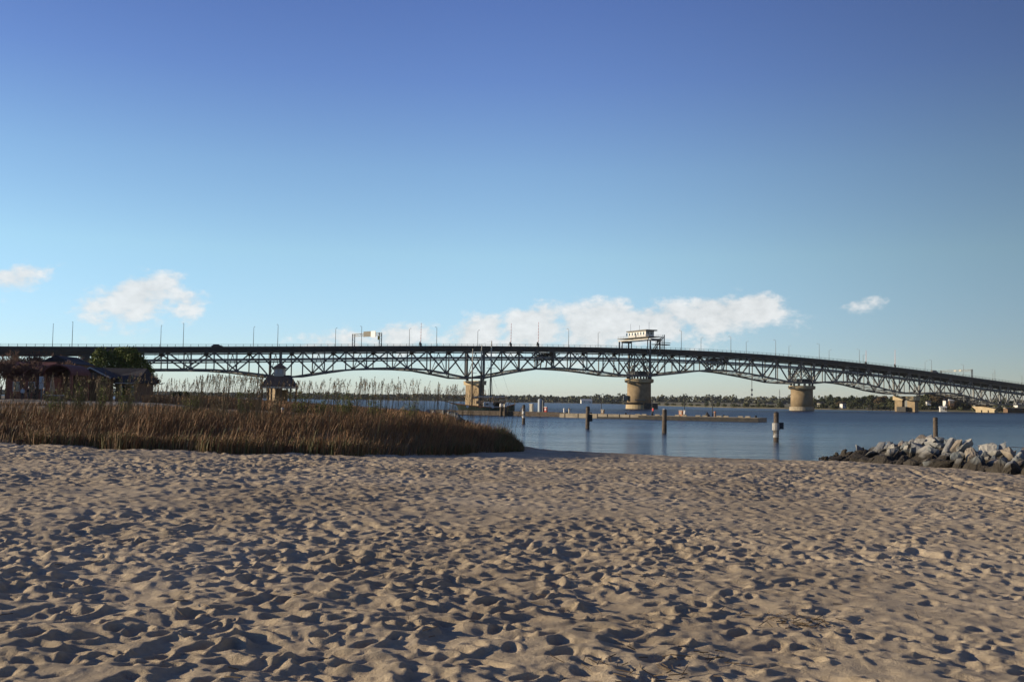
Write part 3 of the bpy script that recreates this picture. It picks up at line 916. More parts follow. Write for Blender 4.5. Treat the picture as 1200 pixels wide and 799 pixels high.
def gantry(pa, pb, kind, lab):
    (pxa, pya), (pxb, pyb) = pa, pb
    ua, za = on_bridge(pxa, pya, 21.5); ub, zb = on_bridge(pxb, pyb, -1.6)
    A, B = bp_(ua, 21.5, zdeck(ua)), bp_(ub, -1.6, zdeck(ub))
    At, Bt = Vector((A.x, A.y, za)), Vector((B.x, B.y, zb))
    e = empty('sign_gantry', (A + B) / 2, lab, 'sign gantry', 'sign gantries over the bridge deck')
    for q, qt in ((A, At), (B, Bt)):
        l = MB(); s_ = D * .55
        l.beam(q - s_, qt - s_, .34); l.beam(q + s_, qt + s_, .34)
        for k in range(6):
            f0, f1 = k / 6, (k + 1) / 6; sg = 1 if k % 2 else -1
            l.beam(q.lerp(qt, f0) + s_ * sg, q.lerp(qt, f1) - s_ * sg, .1)
        l.build('leg', M['galv'], e)
    t = MB(); top = Vector((0, 0, 0)); bot = Vector((0, 0, -1.1))
    n = 12
    for dz in (top, bot):
        for sd in (-.5, .5): t.beam(At + dz + D * sd, Bt + dz + D * sd, .22)
    for k in range(n):
        a_, b2 = At.lerp(Bt, k / n), At.lerp(Bt, (k + 1) / n)
        for sd in (-.5, .5): t.beam(a_ + (top if k % 2 else bot) + D * sd, b2 + (bot if k % 2 else top) + D * sd, .09)
    t.build('crossbeam', M['galv'], e)
    return e, At, Bt


e, At, Bt = gantry((414.5, 391.5), (446, 390), 0, 'sign gantry with a brown-backed panel on the left part of the bridge')
for f0, f1, nm, m_, z0, z1 in ((.44, .70, 'sign_panel', M['alu'], -1.6, .9), (.71, .88, 'sign_panel', M['white'], -1.8, .9)):
    a_, b2 = At.lerp(Bt, f0), At.lerp(Bt, f1)
    MB().beam((a_ + Vector((0, 0, (z0 + z1) / 2)) - D * .8), b2 + Vector((0, 0, (z0 + z1) / 2)) - D * .8, .2, z1 - z0).build(nm, m_, e)
mbx = MB().beam(Bt + Vector((0, 0, -3.2)) - D * .8, Bt + Vector((0, 0, -1.5)) - D * .8, .9); mbx.build('beacon_box', M['yellow'], e)
e, At, Bt = gantry((1102.5, 434.2), (1139, 432.8), 1, 'low wide sign gantry on the right descent of the bridge')
for f0, f1 in ((.46, .53), (.62, .69)):
    a_, b2 = At.lerp(Bt, f0), At.lerp(Bt, f1)
    MB().beam(a_ + Vector((0, 0, -.5)) - D * .8, b2 + Vector((0, 0, -.5)) - D * .8, .2, .75).build('sign_panel', M['cream'], e)


# control house on its portal over the roadway
def control_house():
    u = PU['c']; zd = zdeck(u)
    zt = on_bridge(750, 387.3, 8)[1]; zpl = on_bridge(750, 395.5, 8)[1]
    e = empty('control_house', bp_(u, 10, zd), 'flat-roofed control house on a pale portal above the round pier', 'building')
    o0, o1 = -6.5, 26.0
    B = lambda a, b, c_, d_, z0, z1, mb: (slab(u + (a + b) / 2, c_, d_, b - a, z0, z1, mb))
    for uu in (-3.0, 3.0):
        for off in (-4.6, -2.2, 22.2, 25.0):
            w = .75 if off in (25.0, -4.6) else .5
            mb = MB().beam(bp_(u + uu, off, zd - 2.8), bp_(u + uu, off, zpl - 1.6), w); mb.build('portal_leg', M['steel'], e)
    mb = MB(); B(-3.8, 3.8, o0 + 2.2, o1, zpl - .30, zpl, mb); mb.build('platform', M['alu'], e)
    for a in (-3.5, 3.5):
        mb = MB(); B(a - .3, a + .3, -3.5, o1 - .8, zpl - 1.55, zpl - 1.0, mb); mb.build('portal_beam', M['cream'], e)
    for off in (-5.2, 22.6): 
        mb = MB(); B(-3.1, 3.1, off - .3, off + .3, zpl - 2.4, zpl - 1.2, mb); mb.build('end_beam', M['steel'], e)
    c0, c1 = .2, 16.8
    mb = MB(); B(-2.6, 2.6, c0, c1, zpl + .002, zt - .55, mb); cab = mb.build('cabin', M['white'], e)
    zm0, zm1 = zpl + 1.2, zt - 1.05
    for k in range(7):
        off = c0 + 1.4 + k * 2.7
        mb = MB(); B(-2.66, -2.55, off, off + 1.1, zm0, zm1, mb); mb.build('window', M['glass'], cab)
    for a in (-1.6, .4):
        mb = MB(); B(a, a + 1.2, c0 - .06, c0 + .05, zm0, zm1, mb); mb.build('window', M['glass'], cab)
    mb = MB(); B(-2.66, -2.55, c0 + 8.9, c0 + 9.7, zpl + .05, zpl + 2.2, mb); mb.build('door', M['steel_dark'], cab)
    mb = MB(); B(-3.5, 3.5, c0 - 1.8, c1 + .8, zt - .55, zt, mb); mb.build('roof', M['alu'], e)
    r = MB()
    for a in (-3.7, 3.7):
        for off in np.arange(o0 + 2.4, o1, 1.6): r.beam(bp_(u + a, off, zpl), bp_(u + a, off, zpl + 1.1), .07)
        for zz in (.55, 1.1): r.beam(bp_(u + a, o0 + 2.4, zpl + zz), bp_(u + a, o1, zpl + zz), .07)
    r.build('railing', M['galv'], e)
    s_ = MB()
    n = 10
    for k in range(n):                                     # stair tower on the near side
        z = zd + (zpl - zd) * k / n
        B(-2.6 + .5 * k * .9, -1.9 + .5 * k * .9, -8.2, -6.4, z, z + .15, s_)
    s_.beam(bp_(u + 3.2, -8.2, zd - 3), bp_(u + 3.2, -8.2, zpl + .8), .5); s_.beam(bp_(u + 3.2, -6.4, zd - 3), bp_(u + 3.2, -6.4, zpl + .8), .3)
    s_.beam(bp_(u - 2.6, -8.2, zd), bp_(u + 3.2, -8.2, zpl), .3); s_.beam(bp_(u - 2.6, -6.4, zd), bp_(u + 3.2, -6.4, zpl), .3)
    B(-3, 6.5, -9.0, -5.6, zd + 2.2, zd + 2.6, s_); s_.beam(bp_(u - 3, -9, zd + 3.4), bp_(u + 6.5, -9, zd + 3.4), .3)
    s_.build('stair', M['steel_dark'], e)
    an = MB()
    for off, h in ((18.5, 4.2), (10, 3.0), (1.0, 4.0)): an.beam(bp_(u, off, zt), bp_(u, off, zt + h), .12)
    an.build('antenna', M['galv'], e)


control_house()


def make_car(name, loc, rz, paint, lab, van=False):
    e = empty(name, (0, 0, 0), lab, 'car')
    prof = [(-2.2, .35), (-2.25, .85), (-1.9, 1.0), (-1.45, 1.55), (.5, 1.6), (1.15, 1.05), (2.1, .9), (2.25, .4)] if not van else [(-2.4, .35), (-2.45, 1.5), (-2.3, 2.0), (1.2, 2.05), (1.75, 1.25), (2.4, 1.05), (2.5, .4)]
    mb = MB(); n = len(prof)
    vs = [(x, -.88 if z < 1.2 else -.72, z) for x, z in prof] + [(x, .88 if z < 1.2 else .72, z) for x, z in prof]
    mb.add(vs, [tuple(range(n)), tuple(reversed(range(n, 2 * n)))] + [(i, n + i, n + (i + 1) % n, (i + 1) % n) for i in range(n)])
    body = mb.build('body', paint, e, local=True, bevel=.04)
    for sd in (-1, 1):
        w = MB()
        y = sd * .885
        if van: w.add([(.1, y * .93, 1.3), (1.45, y * .93, 1.3), (1.1, y * .9, 1.85), (.1, y * .9, 1.85)], [(0, 1, 2, 3)])
        else: w.add([(-1.5, y, 1.06), (.8, y, 1.06), (.4, y * .86, 1.5), (-1.35, y * .86, 1.5)], [(0, 1, 2, 3)])
        w.build('window', M['glass'], e, local=True)
        for x in (-1.45, 1.4):
            MB().tube([(x, sd * .70, .34), (x, sd * .93, .34)], .34, 14).build('wheel', M['rubber'], e, local=True)
    e.location = loc; e.rotation_euler = (0, 0, rz)
    return e


u, z = on_bridge(254.5, 404, 2)
make_car('car', bp_(u, 2.2, zdeck(u) + .004), ROT_B, mat('dark_car_paint', (.02, .022, .028), .3, spec=.6), 'dark car driving on the left part of the bridge deck')
bpy.data.objects['car'].scale = (1.08, 1, 1.0)
u, z = on_bridge(1095, 435, 2)
make_car('van', bp_(u, 2.2, zdeck(u) + .004), ROT_B, mat('grey_van_paint', (.14, .14, .15), .4, spec=.5), 'grey van on the bridge deck left of the low sign gantry', van=True)

# ------------------------------------------------------------------ far shore
def wood_mass():
    # a far-off wood that reads as one mass: leaf clump faces spread through the crowns of a long strip
    V = []
    n = 0
    rnd = np.random.default_rng(3)
    line = [(-2600, 1900), (-900, 2250), (-300, 2150), (150, 1700), (480, 1330), (700, 1180), (900, 1150)]
    xs = np.array([p[0] for p in line]); ys = np.array([p[1] for p in line])
    crowns = []
    for x in np.arange(-2500, 980, 6.0):
        y0 = np.interp(x, xs, ys)
        for row in range(4):
            cx = x + rnd.normal(0, 4); cy = y0 + 1 + row * 18 + rnd.normal(0, 6)
            h = (9.5 + 4.5 * fbm(np.array([cx * .01]), np.array([row * 3.1]), 3, 7)[0] + rnd.normal(0, .7)) * (1.0 + .14 * row)
            crowns.append((cx, cy, max(h, 5), rnd.uniform(4, 7)))
    C = np.array(crowns)
    k = 34
    P = np.repeat(C, k, 0)
    m_ = len(P)
    th = rnd.random(m_) * 2 * np.pi; ph = np.arccos(rnd.uniform(-.3, 1, m_)); rr = rnd.uniform(.6, 1.05, m_)
    px = P[:, 0] + P[:, 3] * rr * np.cos(th) * np.sin(ph); py = P[:, 1] + P[:, 3] * rr * np.sin(th) * np.sin(ph)
    pz = 1.0 + P[:, 2] * np.where(rnd.random(m_) < .45, rnd.random(m_) * .75, .55 + .45 * rr * np.cos(ph))
    pz = np.maximum(pz, 1.0)
    s = rnd.uniform(1.3, 2.9, m_)
    a = rnd.normal(size=(m_, 3)); a /= np.linalg.norm(a, axis=1)[:, None]
    b = np.cross(a, rnd.normal(size=(m_, 3))); b /= np.linalg.norm(b, axis=1)[:, None]
    c = np.stack([px, py, pz], -1)
    q = np.stack([c - a * s[:, None], c + b * s[:, None] * .8, c + a * s[:, None], c - b * s[:, None] * .8], 1).reshape(-1, 3)
    Fq = np.arange(m_ * 4).reshape(-1, 4)
    o = npmesh('far_wood', q, Fq, M['leaf_far'])
    tag(o, 'long low wooded shoreline across the river', 'woodland', kind='stuff')
    # dark trunks mass and the bank under it
    mb = MB()
    fr = [(x, float(np.interp(x, xs, ys))) for x in list(np.arange(-2600, 901, 60))]
    vs = []; fs = []
    for (x, y) in fr: vs += [(x, y - 4, -.5), (x, y - 1, .5), (x, y + 6, .9), (x, y + 30, 1.5), (x, y + 500, 5)]
    for i in range(len(fr) - 1):
        for k2 in range(4): fs.append((i * 5 + k2, (i + 1) * 5 + k2, (i + 1) * 5 + k2 + 1, i * 5 + k2 + 1))
    mb.add(vs, fs)
    tag(mb.build('far_bank', mat('far_bank_soil', (.07, .065, .04), .95, (.13, .11, .075), .02), smooth=True), kind='structure')


wood_mass()

# near part of the right shore, closer than the far wood
RS = [(150, 1150), (168, 900), (185, 800), (215, 735), (250, 712), (285, 690), (320, 676), (365, 668), (430, 660), (560, 650), (900, 640)]
mb = MB(); vs = []; fs = []
rows = [(0, -.6), (3, .4), (8, .8), (30, 1.5), (120, 2.6), (600, 4)]
for i, (x, y) in enumerate(RS):
    nx, ny = .25, .97
    for (o_, z) in rows: vs.append((x + nx * o_ * (1 if i else .2), y + ny * o_, z + .3 * math.sin(i * 2.1) * (z > 1)))
for i in range(len(RS) - 1):
    for k in range(len(rows) - 1):
        n = len(rows); fs.append((i * n + k, (i + 1) * n + k, (i + 1) * n + k + 1, i * n + k + 1))
mb.add(vs, fs)
tag(mb.build('right_bank', mat('right_bank_grass', (.09, .085, .035), .95, (.17, .14, .08), .08), smooth=True), kind='structure')


def leaf_cloud(lobes, n, size, seed, squash=.8):
    """quads spread through the outer part of each lobe: (cx, cy, cz, rx, ry, rz)"""
    rnd = np.random.default_rng(seed)
    Lb = np.array(lobes); w = (Lb[:, 3] * Lb[:, 4] * Lb[:, 5]) ** (2 / 3); w /= w.sum()
    idx = rnd.choice(len(Lb), n, p=w); P = Lb[idx]
    d = rnd.normal(size=(n, 3)); d /= np.linalg.norm(d, axis=1)[:, None]
    r = rnd.random(n) ** .33 * (1 + .16 * rnd.normal(size=n))
    c = P[:, :3] + d * P[:, 3:] * r[:, None]
    s = size * rnd.uniform(.55, 1.35, n)[:, None]
    a = rnd.normal(size=(n, 3)); a /= np.linalg.norm(a, axis=1)[:, None]
    b = np.cross(a, rnd.normal(size=(n, 3))); b /= np.linalg.norm(b, axis=1)[:, None]
    q = np.stack([c - a * s, c + b * s * .6, c + a * s, c - b * s * .6], 1).reshape(-1, 3)
    return q, np.arange(n * 4).reshape(-1, 4)


def tree_proto(name, seed, H, kind, n, leaf, lsize):
    rnd = random.Random(seed)
    e = empty(name, (0, 0, 0), 'x', 'tree')
    t = MB(); lobes = []
    th = H * (.30 if kind != 'pine' else .55)
    t.tube([(0, 0, -1), (0, 0, H * .15), (H * .01, 0, th), (H * .02, .0, H * .8)], [H * .028, H * .022, H * .018, H * .006], 7)
    nb = 9 if kind != 'pine' else 8
    for k in range(nb):
        a = k * 2.4 + rnd.uniform(-.4, .4)
        if kind == 'pine':
            z = H * (.5 + .46 * k / nb); r = H * .24 * (1.15 - k / nb)
        else:
            z = H * rnd.uniform(.42, .86); r = H * .30 * (1.15 - abs(z / H - .55) * 1.3)
        x, y = math.cos(a) * r * .75, math.sin(a) * r * .75
        t.tube([(0, 0, z * .62), (x * .6, y * .6, z * .9), (x, y, z)], [H * .011, H * .007, H * .003], 5)
        rr = H * rnd.uniform(.13, .19) * (1 if kind != 'pine' else .75)
        lobes.append((x, y, z, rr * 1.2, rr * 1.2, rr * .8))
    if kind != 'pine': lobes += [(0, 0, H * .86, H * .17, H * .17, H * .12), (0, 0, H * .6, H * .30, H * .30, H * .24), (H * .1, 0, H * .3, H * .3, H * .3, H * .2), (-H * .12, 0, H * .22, H * .28, H * .28, H * .18)]
    else: lobes += [(0, 0, H * .95, H * .06, H * .06, H * .07)]
    t.build('trunk', M['bark'], e, local=True)
    q, f = leaf_cloud(lobes, n, lsize, seed)
    npmesh('crown', q, f, leaf, e)
    return e


protos = [tree_proto('broadleaf_tree', 1, 16, 'oak', 2600, M['leaf_shore'], .72), tree_proto('broadleaf_tree', 2, 16, 'oak', 2400, M['leaf_rust'], .68), tree_proto('pine_tree', 3, 18, 'pine', 1200, M['leaf_pine'], .6),
          tree_proto('broadleaf_tree', 4, 14, 'oak', 2200, M['leaf_shore'], .72)]
used = set()
# (photo column, row of the top, depth, kind)
shore_trees = [(955, 467, 900, 0), (964, 466, 880, 2), (973, 462, 860, 2), (982, 464, 850, 0), (990, 465, 830, 3), (998, 463, 820, 2), (1006, 465, 800, 0), (1013, 464, 800, 2), (1022, 462, 790, 0),
               (1030, 464, 770, 1), (1038, 463, 770, 1), (1045, 464, 760, 0), (1052, 463, 750, 2), (1076, 462, 740, 0), (1083, 462, 735, 0), (1090, 459.5, 730, 0), (1097, 459, 725, 1), (1105, 460, 730, 0),
               (1112, 462.5, 720, 1), (1119, 461, 715, 1), (1126, 462, 715, 0), (1133, 464, 715, 3), (1138, 468, 712, 1), (1176, 467, 705, 2), (1183, 469, 705, 2), (1190, 470, 710, 2), (1197, 470, 705, 0), (1206, 469, 705, 2),
               (1216, 470, 710, 0), (1228, 470, 715, 2), (985, 470, 790, 1), (1002, 471, 775, 3), (1018, 471, 755, 0), (1034, 471, 745, 3), (1049, 471, 735, 0), (1080, 471, 712, 3), (1095, 470, 708, 0), (1116, 471, 702, 1),
               (1128, 472, 700, 0), (1169, 474, 695, 3), (1145, 472, 730, 0), (1155, 471, 740, 1), (1240, 470, 715, 1), (972, 470, 830, 3)]
names_k = ['olive green broadleaf tree', 'rusty budding broadleaf tree', 'dark pine tree', 'low green broadleaf tree']
shore_trees.sort()
for i, (px, py, Y, k) in enumerate(shore_trees):
    z0 = 1.2
    top = at(px, py, Y)
    h = (top.z - z0) / protos[k]['H'] if 'H' in protos[k] else (top.z - z0) / (18 if k == 2 else (14 if k == 3 else 16))
    h = max(h, .3)
    lab = '%s on the right-hand shore, %s tree from the left there' % (names_k[k], nth[i] if i < len(nth) else 'last')
    w = max(h, .62)
    loc = (top.x, Y, z0)
    if k in used: o = copy_tree(protos[k], loc, rng.uniform(0, 6), (w, w, h), lab)
    else:
        used.add(k); o = protos[k]; o.location = loc; o.scale = (w, w, h); o['label'] = lab
    o['group'] = 'trees on the right-hand shore'


def thicket():
    rnd = np.random.default_rng(88); lobes = []
    xs_ = [p[0] for p in RS]; ys_ = [p[1] for p in RS]
    for x in np.arange(152, 700, 2.6):
        y = float(np.interp(x, xs_, ys_)) + rnd.uniform(7, 26)
        h = rnd.uniform(1.2, 3.4); lobes.append((x, y, 1.0 + h * .5, rnd.uniform(1.6, 3.2), 2.2, h * .7))
    q, f = leaf_cloud(lobes, 30000, .55, 89)
    tag(npmesh('shore_thicket', q, f, M['leaf_shore']), 'low green thicket along the edge of the right-hand shore', 'bushes', kind='stuff')


thicket()


def house(name, X, Y, z, w, d, h, rh, rz, wall, roof, lab, cat='house', windows=2, door=True, ridge_x=True):
    e = empty(name, (0, 0, 0), lab, cat)
    MB().box(-w / 2, w / 2, -d / 2, d / 2, -1, h).build('wall', wall, e, local=True)
    r = MB(); ov = .35
    if ridge_x:
        a, b = w / 2 + ov, d / 2 + ov
        vs = [(-a, -b, h), (a, -b, h), (a, b, h), (-a, b, h), (-a, 0, h + rh), (a, 0, h + rh)]
        r.add(vs, [(0, 1, 5, 4), (2, 3, 4, 5), (0, 4, 3), (1, 2, 5), (0, 3, 2, 1)])
    else:
        a, b = w / 2 + ov, d / 2 + ov
        vs = [(-a, -b, h), (a, -b, h), (a, b, h), (-a, b, h), (0, -b, h + rh), (0, b, h + rh)]
        r.add(vs, [(0, 4, 5, 3), (1, 2, 5, 4), (0, 1, 4), (2, 3, 5), (0, 3, 2, 1)])
    r.build('roof', roof, e, local=True)
    for k in range(windows):
        x = -w / 2 + w * (k + .7) / (windows + .4)
        f = MB().box(x - .55, x + .55, -d / 2 - .06, -d / 2 + .02, h * .35, h * .75).build('window', M['trim'], e, local=True)
        MB().box(x - .45, x + .45, -d / 2 - .08, -d / 2 - .03, h * .38, h * .72).build('pane', M['glass'], f, local=True)
    if door:
        x = w / 2 - w * .18
        MB().box(x - .5, x + .5, -d / 2 - .07, -d / 2 + .02, 0, min(2.1, h * .8)).build('door', M['siding'], e, local=True)
    e.location = (X, Y, z); e.rotation_euler = (0, 0, rz)
    return e


def hx(px, Y): return col_x(px, Y, 2)


house('boat_shed', hx(1105, 668), 668, .9, 4.0, 4.5, 2.0, .8, -.25, M['white'], M['white'], 'small white gabled shed standing at the water on the right shore', 'shed', 1)
house('shore_house', hx(1108, 712), 712, 4.6, 2.0, 3, 3.0, 1.6, .3, M['white'], M['slate'], 'tall narrow white house among trees above the white shed')
house('shore_house', hx(1088, 705), 705, 5.2, 2.8, 4, 1.5, .9, -.2, M['white'], M['slate'], 'small white house half hidden in the trees left of the tall white one')
house('shore_house', hx(1115, 700), 700, 5.0, 3, 4, 2.6, 1.4, -.2, M['siding'], M['trim'], 'small brown house with grey roof among trees above the shore')
house('shore_house', hx(1195, 690), 690, 4.2, 6, 5, 1.8, .6, .1, M['white'], M['trim'], 'low white house at the right end of the shore')
house('shore_house', hx(1189, 672), 672, 1.0, 13, 5, 2.0, .5, .1, M['siding'], M['cream'], 'low brown waterside building with pale roof under the bridge end')
house('shore_house', hx(988, 735), 735, 2.2, 3.2, 4, 2.2, 1.3, .2, M['white'], M['slate'], 'white house with dark roof at the left end of the right shore')
house('shore_house', hx(962, 780), 780, 2.2, 4, 5, 2.4, 1.2, .2, M['cream'], M['slate'], 'cream house just right of the second round pier')
house('shore_house', hx(687, 1560), 1560, 1.2, 17, 9, 3.6, 2.6, .1, M['white'], M['trim'], 'wide white house alone on the far shore left of the first round pier')
for i, (px, Y) in enumerate(((822, 1380), (836, 1360), (868, 1320), (902, 1200), (918, 1180))):
    house('shore_house', hx(px, Y), Y, 1.0, 7, 6, 2.4, 1.6, .15 * i, M['cream'] if i % 2 else M['white'], M['slate'], 'tiny %s house on the far shore between the round piers, %s from the left' % ('cream' if i % 2 else 'white', nth[i]))
# jetty at the foot of the right shore
e = empty('jetty', (hx(1025, 690), 690, .8), 'low dark jetty with a small roof on the right shore', 'jetty')
mb = MB(); X0 = hx(1016, 690)
mb.box(X0, X0 + 19, 688, 690, .7, 1.0); mb.build('walkway', M['pile'], e)
mb = MB()
for k in range(7): mb.beam((X0 + k * 3.1, 688.4, -1), (X0 + k * 3.1, 688.4, 1.6), .35)
mb.build('pilings', M['pile'], e)
mb = MB().box(X0 + 1, X0 + 5.5, 687, 691, 3.4, 3.7); mb.build('roof', M['slate'], e)
mb = MB()
for dx in (1.2, 5.2):
    for y in (687.3, 690.6): mb.beam((X0 + dx, y, 1), (X0 + dx, y, 3.4), .2)
mb.build('roof_post', M['pile'], e)

# radio masts behind the far shore
for (px, py, Y, lab) in ((881, 438, 1500, 'tall thin radio mast with dark top bands beyond the far wood'), (913.5, 456, 1500, 'shorter faint radio mast right of the taller one')):
    t = at(px, py, Y)
    e = empty('radio_mast', (t.x, Y, 3), lab, 'radio mast')
    mb = MB(); w = .9
    H = t.z - 3
    cs = [(w, 0), (-w * .5, w * .87), (-w * .5, -w * .87)]
    for a in cs: mb.beam((t.x + a[0], Y + a[1], 0), (t.x + a[0] * .7, Y + a[1] * .7, t.z), .22)
    n = int(H / 3)
    for k in range(n):
        for a, b in ((0, 1), (1, 2), (2, 0)):
            mb.beam((t.x + cs[a][0] * .9, Y + cs[a][1] * .9, 3 + k * 3), (t.x + cs[b][0] * .9, Y + cs[b][1] * .9, 3 + (k + 1) * 3), .12)
    mb.build('lattice', M['galv'], e)
    mb = MB()
    for k in range(2): mb.beam((t.x, Y, 3 + H * (.28 + .16 * k)), (t.x, Y, 3 + H * (.34 + .16 * k)), 2.6)
    mb.build('antenna', M['galv'], e)

# ------------------------------------------------------------------ floating dock and what is on it
def dock_pt(px, dz=0, back=0):
    """point on the dock axis: a line from the left shore out to the right"""
    A = Vector((col_x(505, 238, 0), 238, 0)); B = Vector((col_x(892, 196, 0), 196, 0))
    d = ray(px, 485); n = Vector(((B - A).y, -(B - A).x, 0)).normalized()
    t = (A).dot(n) / Vector((d.x, d.y, 0)).dot(n)
    p = Vector((d.x, d.y, 0)) * t
    return p + (n * -1) * back + Vector((0, 0, dz))


def dock():
    A, B = dock_pt(500), dock_pt(892)
    dd = (B - A).normalized(); n = Vector((-dd.y, dd.x, 0))
    e = empty('floating_dock', (A + B) / 2, 'long low concrete floating dock with dark sides lying across the water', 'dock')

    def seg(p, q, w0, w1, z0, z1, mb):
        vs = [p + n * w0, q + n * w0, q + n * w1, p + n * w1]
        return mb.add([v + Vector((0, 0, z0)) for v in vs] + [v + Vector((0, 0, z1)) for v in vs], [(0, 3, 2, 1), (4, 5, 6, 7), (0, 1, 5, 4), (1, 2, 6, 5), (2, 3, 7, 6), (3, 0, 4, 7)])
    # left dark pier with piles
    p, q = dock_pt(500), dock_pt(655)
    seg(p, q, 0, 4, .75, 1.1, MB()).build('deck', M['pile'], e)
    mb = MB(); L = (q - p).length
    for k in range(int(L / 2.6)): 
        r = p + dd * (k * 2.6)
        mb.beam(r + n * .3 + Vector((0, 0, -1)), r + n * .3 + Vector((0, 0, 1.0)), .4); mb.beam(r + n * 3.6 + Vector((0, 0, -1)), r + n * 3.6 + Vector((0, 0, 1.0)), .4)
    seg(p, q, .05, .3, .1, .72, mb)
    mb.build('pilings', M['pile'], e)
    # sunlit concrete pontoons with gaps between them
    edges = [655, 662, 677.5, 700, 712, 726, 738, 752, 775, 800, 822, 845, 868, 892]
    for a, b in zip(edges[:-1], edges[1:]):
        p, q = dock_pt(a), dock_pt(b); near = -1.6 if a >= 745 else 0
        seg(p + dd * .12, q - dd * .12, near, 4, -.3, .95 if a < 752 else .85, MB()).build('pontoon', M['conc_dock'], e)
        if a >= 700: seg(p, q, near - .12, near - .003, .0, .80 if a >= 752 else .36, MB()).build('fender_board', M['rubber'], e)
    p, q = dock_pt(744), dock_pt(890)
    mb = MB()
    for k in range(18):
        if k % 3 == 2: continue
        r = p.lerp(q, k / 18); r2 = p.lerp(q, (k + .7) / 18); seg(r, r2, .2, .5, .86, 1.12, mb)
    mb.build('kerb_rail', M['conc_dock'], e)
    mb = MB()
    for px in (662, 690, 731, 762, 800, 846, 884):
        r = dock_pt(px); mb.box(-.18, .18, -.12, .12, .85, 1.25, Matrix.Translation(r + n * 1.0))
    mb.build('cleats', M['rubber'], e)
    return dd, n


dd, dn = dock()
# lamp posts with hooked tops on the dock
ROTD = math.atan2(dd.y, dd.x)
dl = None
for i, (px, top, lab) in enumerate(((698.5, 461, 'hooked dark lamp post on the dock between the first and second channel pilings'), (758.5, 465.5, 'slim lamp post on the dock in front of the right edge of the round pier'),
                                    (796.5, 461, 'hooked lamp post on the dock beside the red-and-white kiosk boxes'), (829.8, 462.5, 'hooked lamp post nearest the right end of the dock'))):
    p = dock_pt(px, 0, 2.5) + Vector((0, 0, .95)); h = at(px, top, p.y).z - p.z
    if dl is None:
        dl = empty('dock_lamp', (0, 0, 0), lab, 'lamp post', 'lamp posts on the floating dock')
        MB().tube([(0, 0, 0), (0, 0, .5), (0, 0, 3.6)], [.14, .09, .07], 7).build('pole', M['steel_dark'], dl, local=True)
        MB().tube([(0, 0, 3.6), (.05, 0, 3.95), (.3, 0, 4.15), (.55, 0, 3.98), (.62, 0, 3.75)], .055, 6).build('hook', M['steel_dark'], dl, local=True)
        MB().tube([(.62, 0, 3.75), (.62, 0, 3.66), (.62, 0, 3.42)], [.08, .15, .26], 8).build('lamp_shade', M['steel_dark'], dl, local=True)
        dl.location = p; dl.scale = (1, 1, h / 4.15); dl.rotation_euler = (0, 0, ROTD)
    else: copy_tree(dl, p, ROTD, (1, 1, h / 4.15), lab)


def dock_item(name, px, w, h, d, mats, lab, cat, kind='kiosk'):
    p = dock_pt(px, 0, 2.0) + Vector((0, 0, .95 if 655 < px < 752 else (1.1 if px < 655 else .85)))
    e = empty(name, (0, 0, 0), lab, cat)
    if kind == 'kiosk':
        MB().box(-w / 2, w / 2, -d / 2, d / 2, 0, h * .86).build('body', mats[0], e, local=True, bevel=.03)
        MB().box(-w / 2 - .06, w / 2 + .06, -d / 2 - .06, d / 2 + .06, h * .86, h).build('lid', mats[1], e, local=True, bevel=.02)
        MB().box(-w * .3, w * .3, -d / 2 - .03, -d / 2 + .01, h * .3, h * .7).build('panel', mats[1], e, local=True)
    elif kind == 'post':
        MB().tube([(0, 0, 0), (0, 0, h * .8)], w / 2, 8).build('post', mats[0], e, local=True)
        MB().tube([(0, 0, h * .8), (0, 0, h * .9), (0, 0, h)], [w * .62, w * .62, w * .2], 8).build('cap', mats[1], e, local=True)
    elif kind == 'tank':
        MB().tube([(0, 0, 0), (0, 0, h * .92), (0, 0, h)], [w / 2, w / 2, w * .35], 14).build('tank', mats[0], e, local=True)
        MB().tube([(w * .8, 0, 0), (w * .8, 0, h * .9)], w * .28, 10).build('side_tank', mats[1], e, local=True)
    elif kind == 'heap':
        bm = MB()
        for k in range(9):
            a = k * 2.4; r = .25 * w * (k / 9)
            bm.tube([(math.cos(a) * r, math.sin(a) * r, 0), (math.cos(a) * r * .7, math.sin(a) * r * .7, h * (1 - .06 * k))], [w * .22, w * .12], 7)
        bm.build('covered_heap', mats[0], e, local=True)
        MB().tube([(0, 0, h * .9), (0, 0, h * 1.15)], .1, 6).build('knob', mats[1], e, local=True)
    e.location = p; e.rotation_euler = (0, 0, ROTD)


orange = mat('orange_panel', (.50, .20, .10), .6)
blue_grey = mat('blue_grey_paint', (.30, .34, .38), .5)
brownp = mat('brown_panel', (.20, .13, .09), .7)
dock_item('white_cabinet', 617.5, .75, 1.8, .6, (M['cream'], M['cream']), 'tall pale cabinet on the dock right beside the leftmost piling', 'cabinet')
dock_item('storage_tank', 627.5, 1.0, 2.9, 1, (blue_grey, M['galv']), 'tall silver tank pair on the dock right of the pale cabinet', 'tank', 'tank')
dock_item('fuel_pump', 634.5, .6, 1.2, .5, (M['red'], M['white']), 'small red and white pump on the dock beside the silver tanks', 'pump')
dock_item('power_pedestal', 656, .4, 1.1, .4, (M['white'], M['white']), 'white pedestal post left of the second piling on the dock', 'pedestal', 'post')
dock_item('power_pedestal', 662, .42, 1.1, .4, (M['cream'], brownp), 'cream and brown pedestal post right of the white one on the dock', 'pedestal', 'post')
dock_item('power_pedestal', 701.5, .65, .95, .5, (brownp, M['cream']), 'brown box pedestal at the foot of the leftmost dock lamp', 'pedestal')
dock_item('kiosk_box', 793.8, .75, 1.2, .6, (orange, M['cream']), 'orange cabinet at the foot of the dock lamp, left of the white one', 'cabinet')
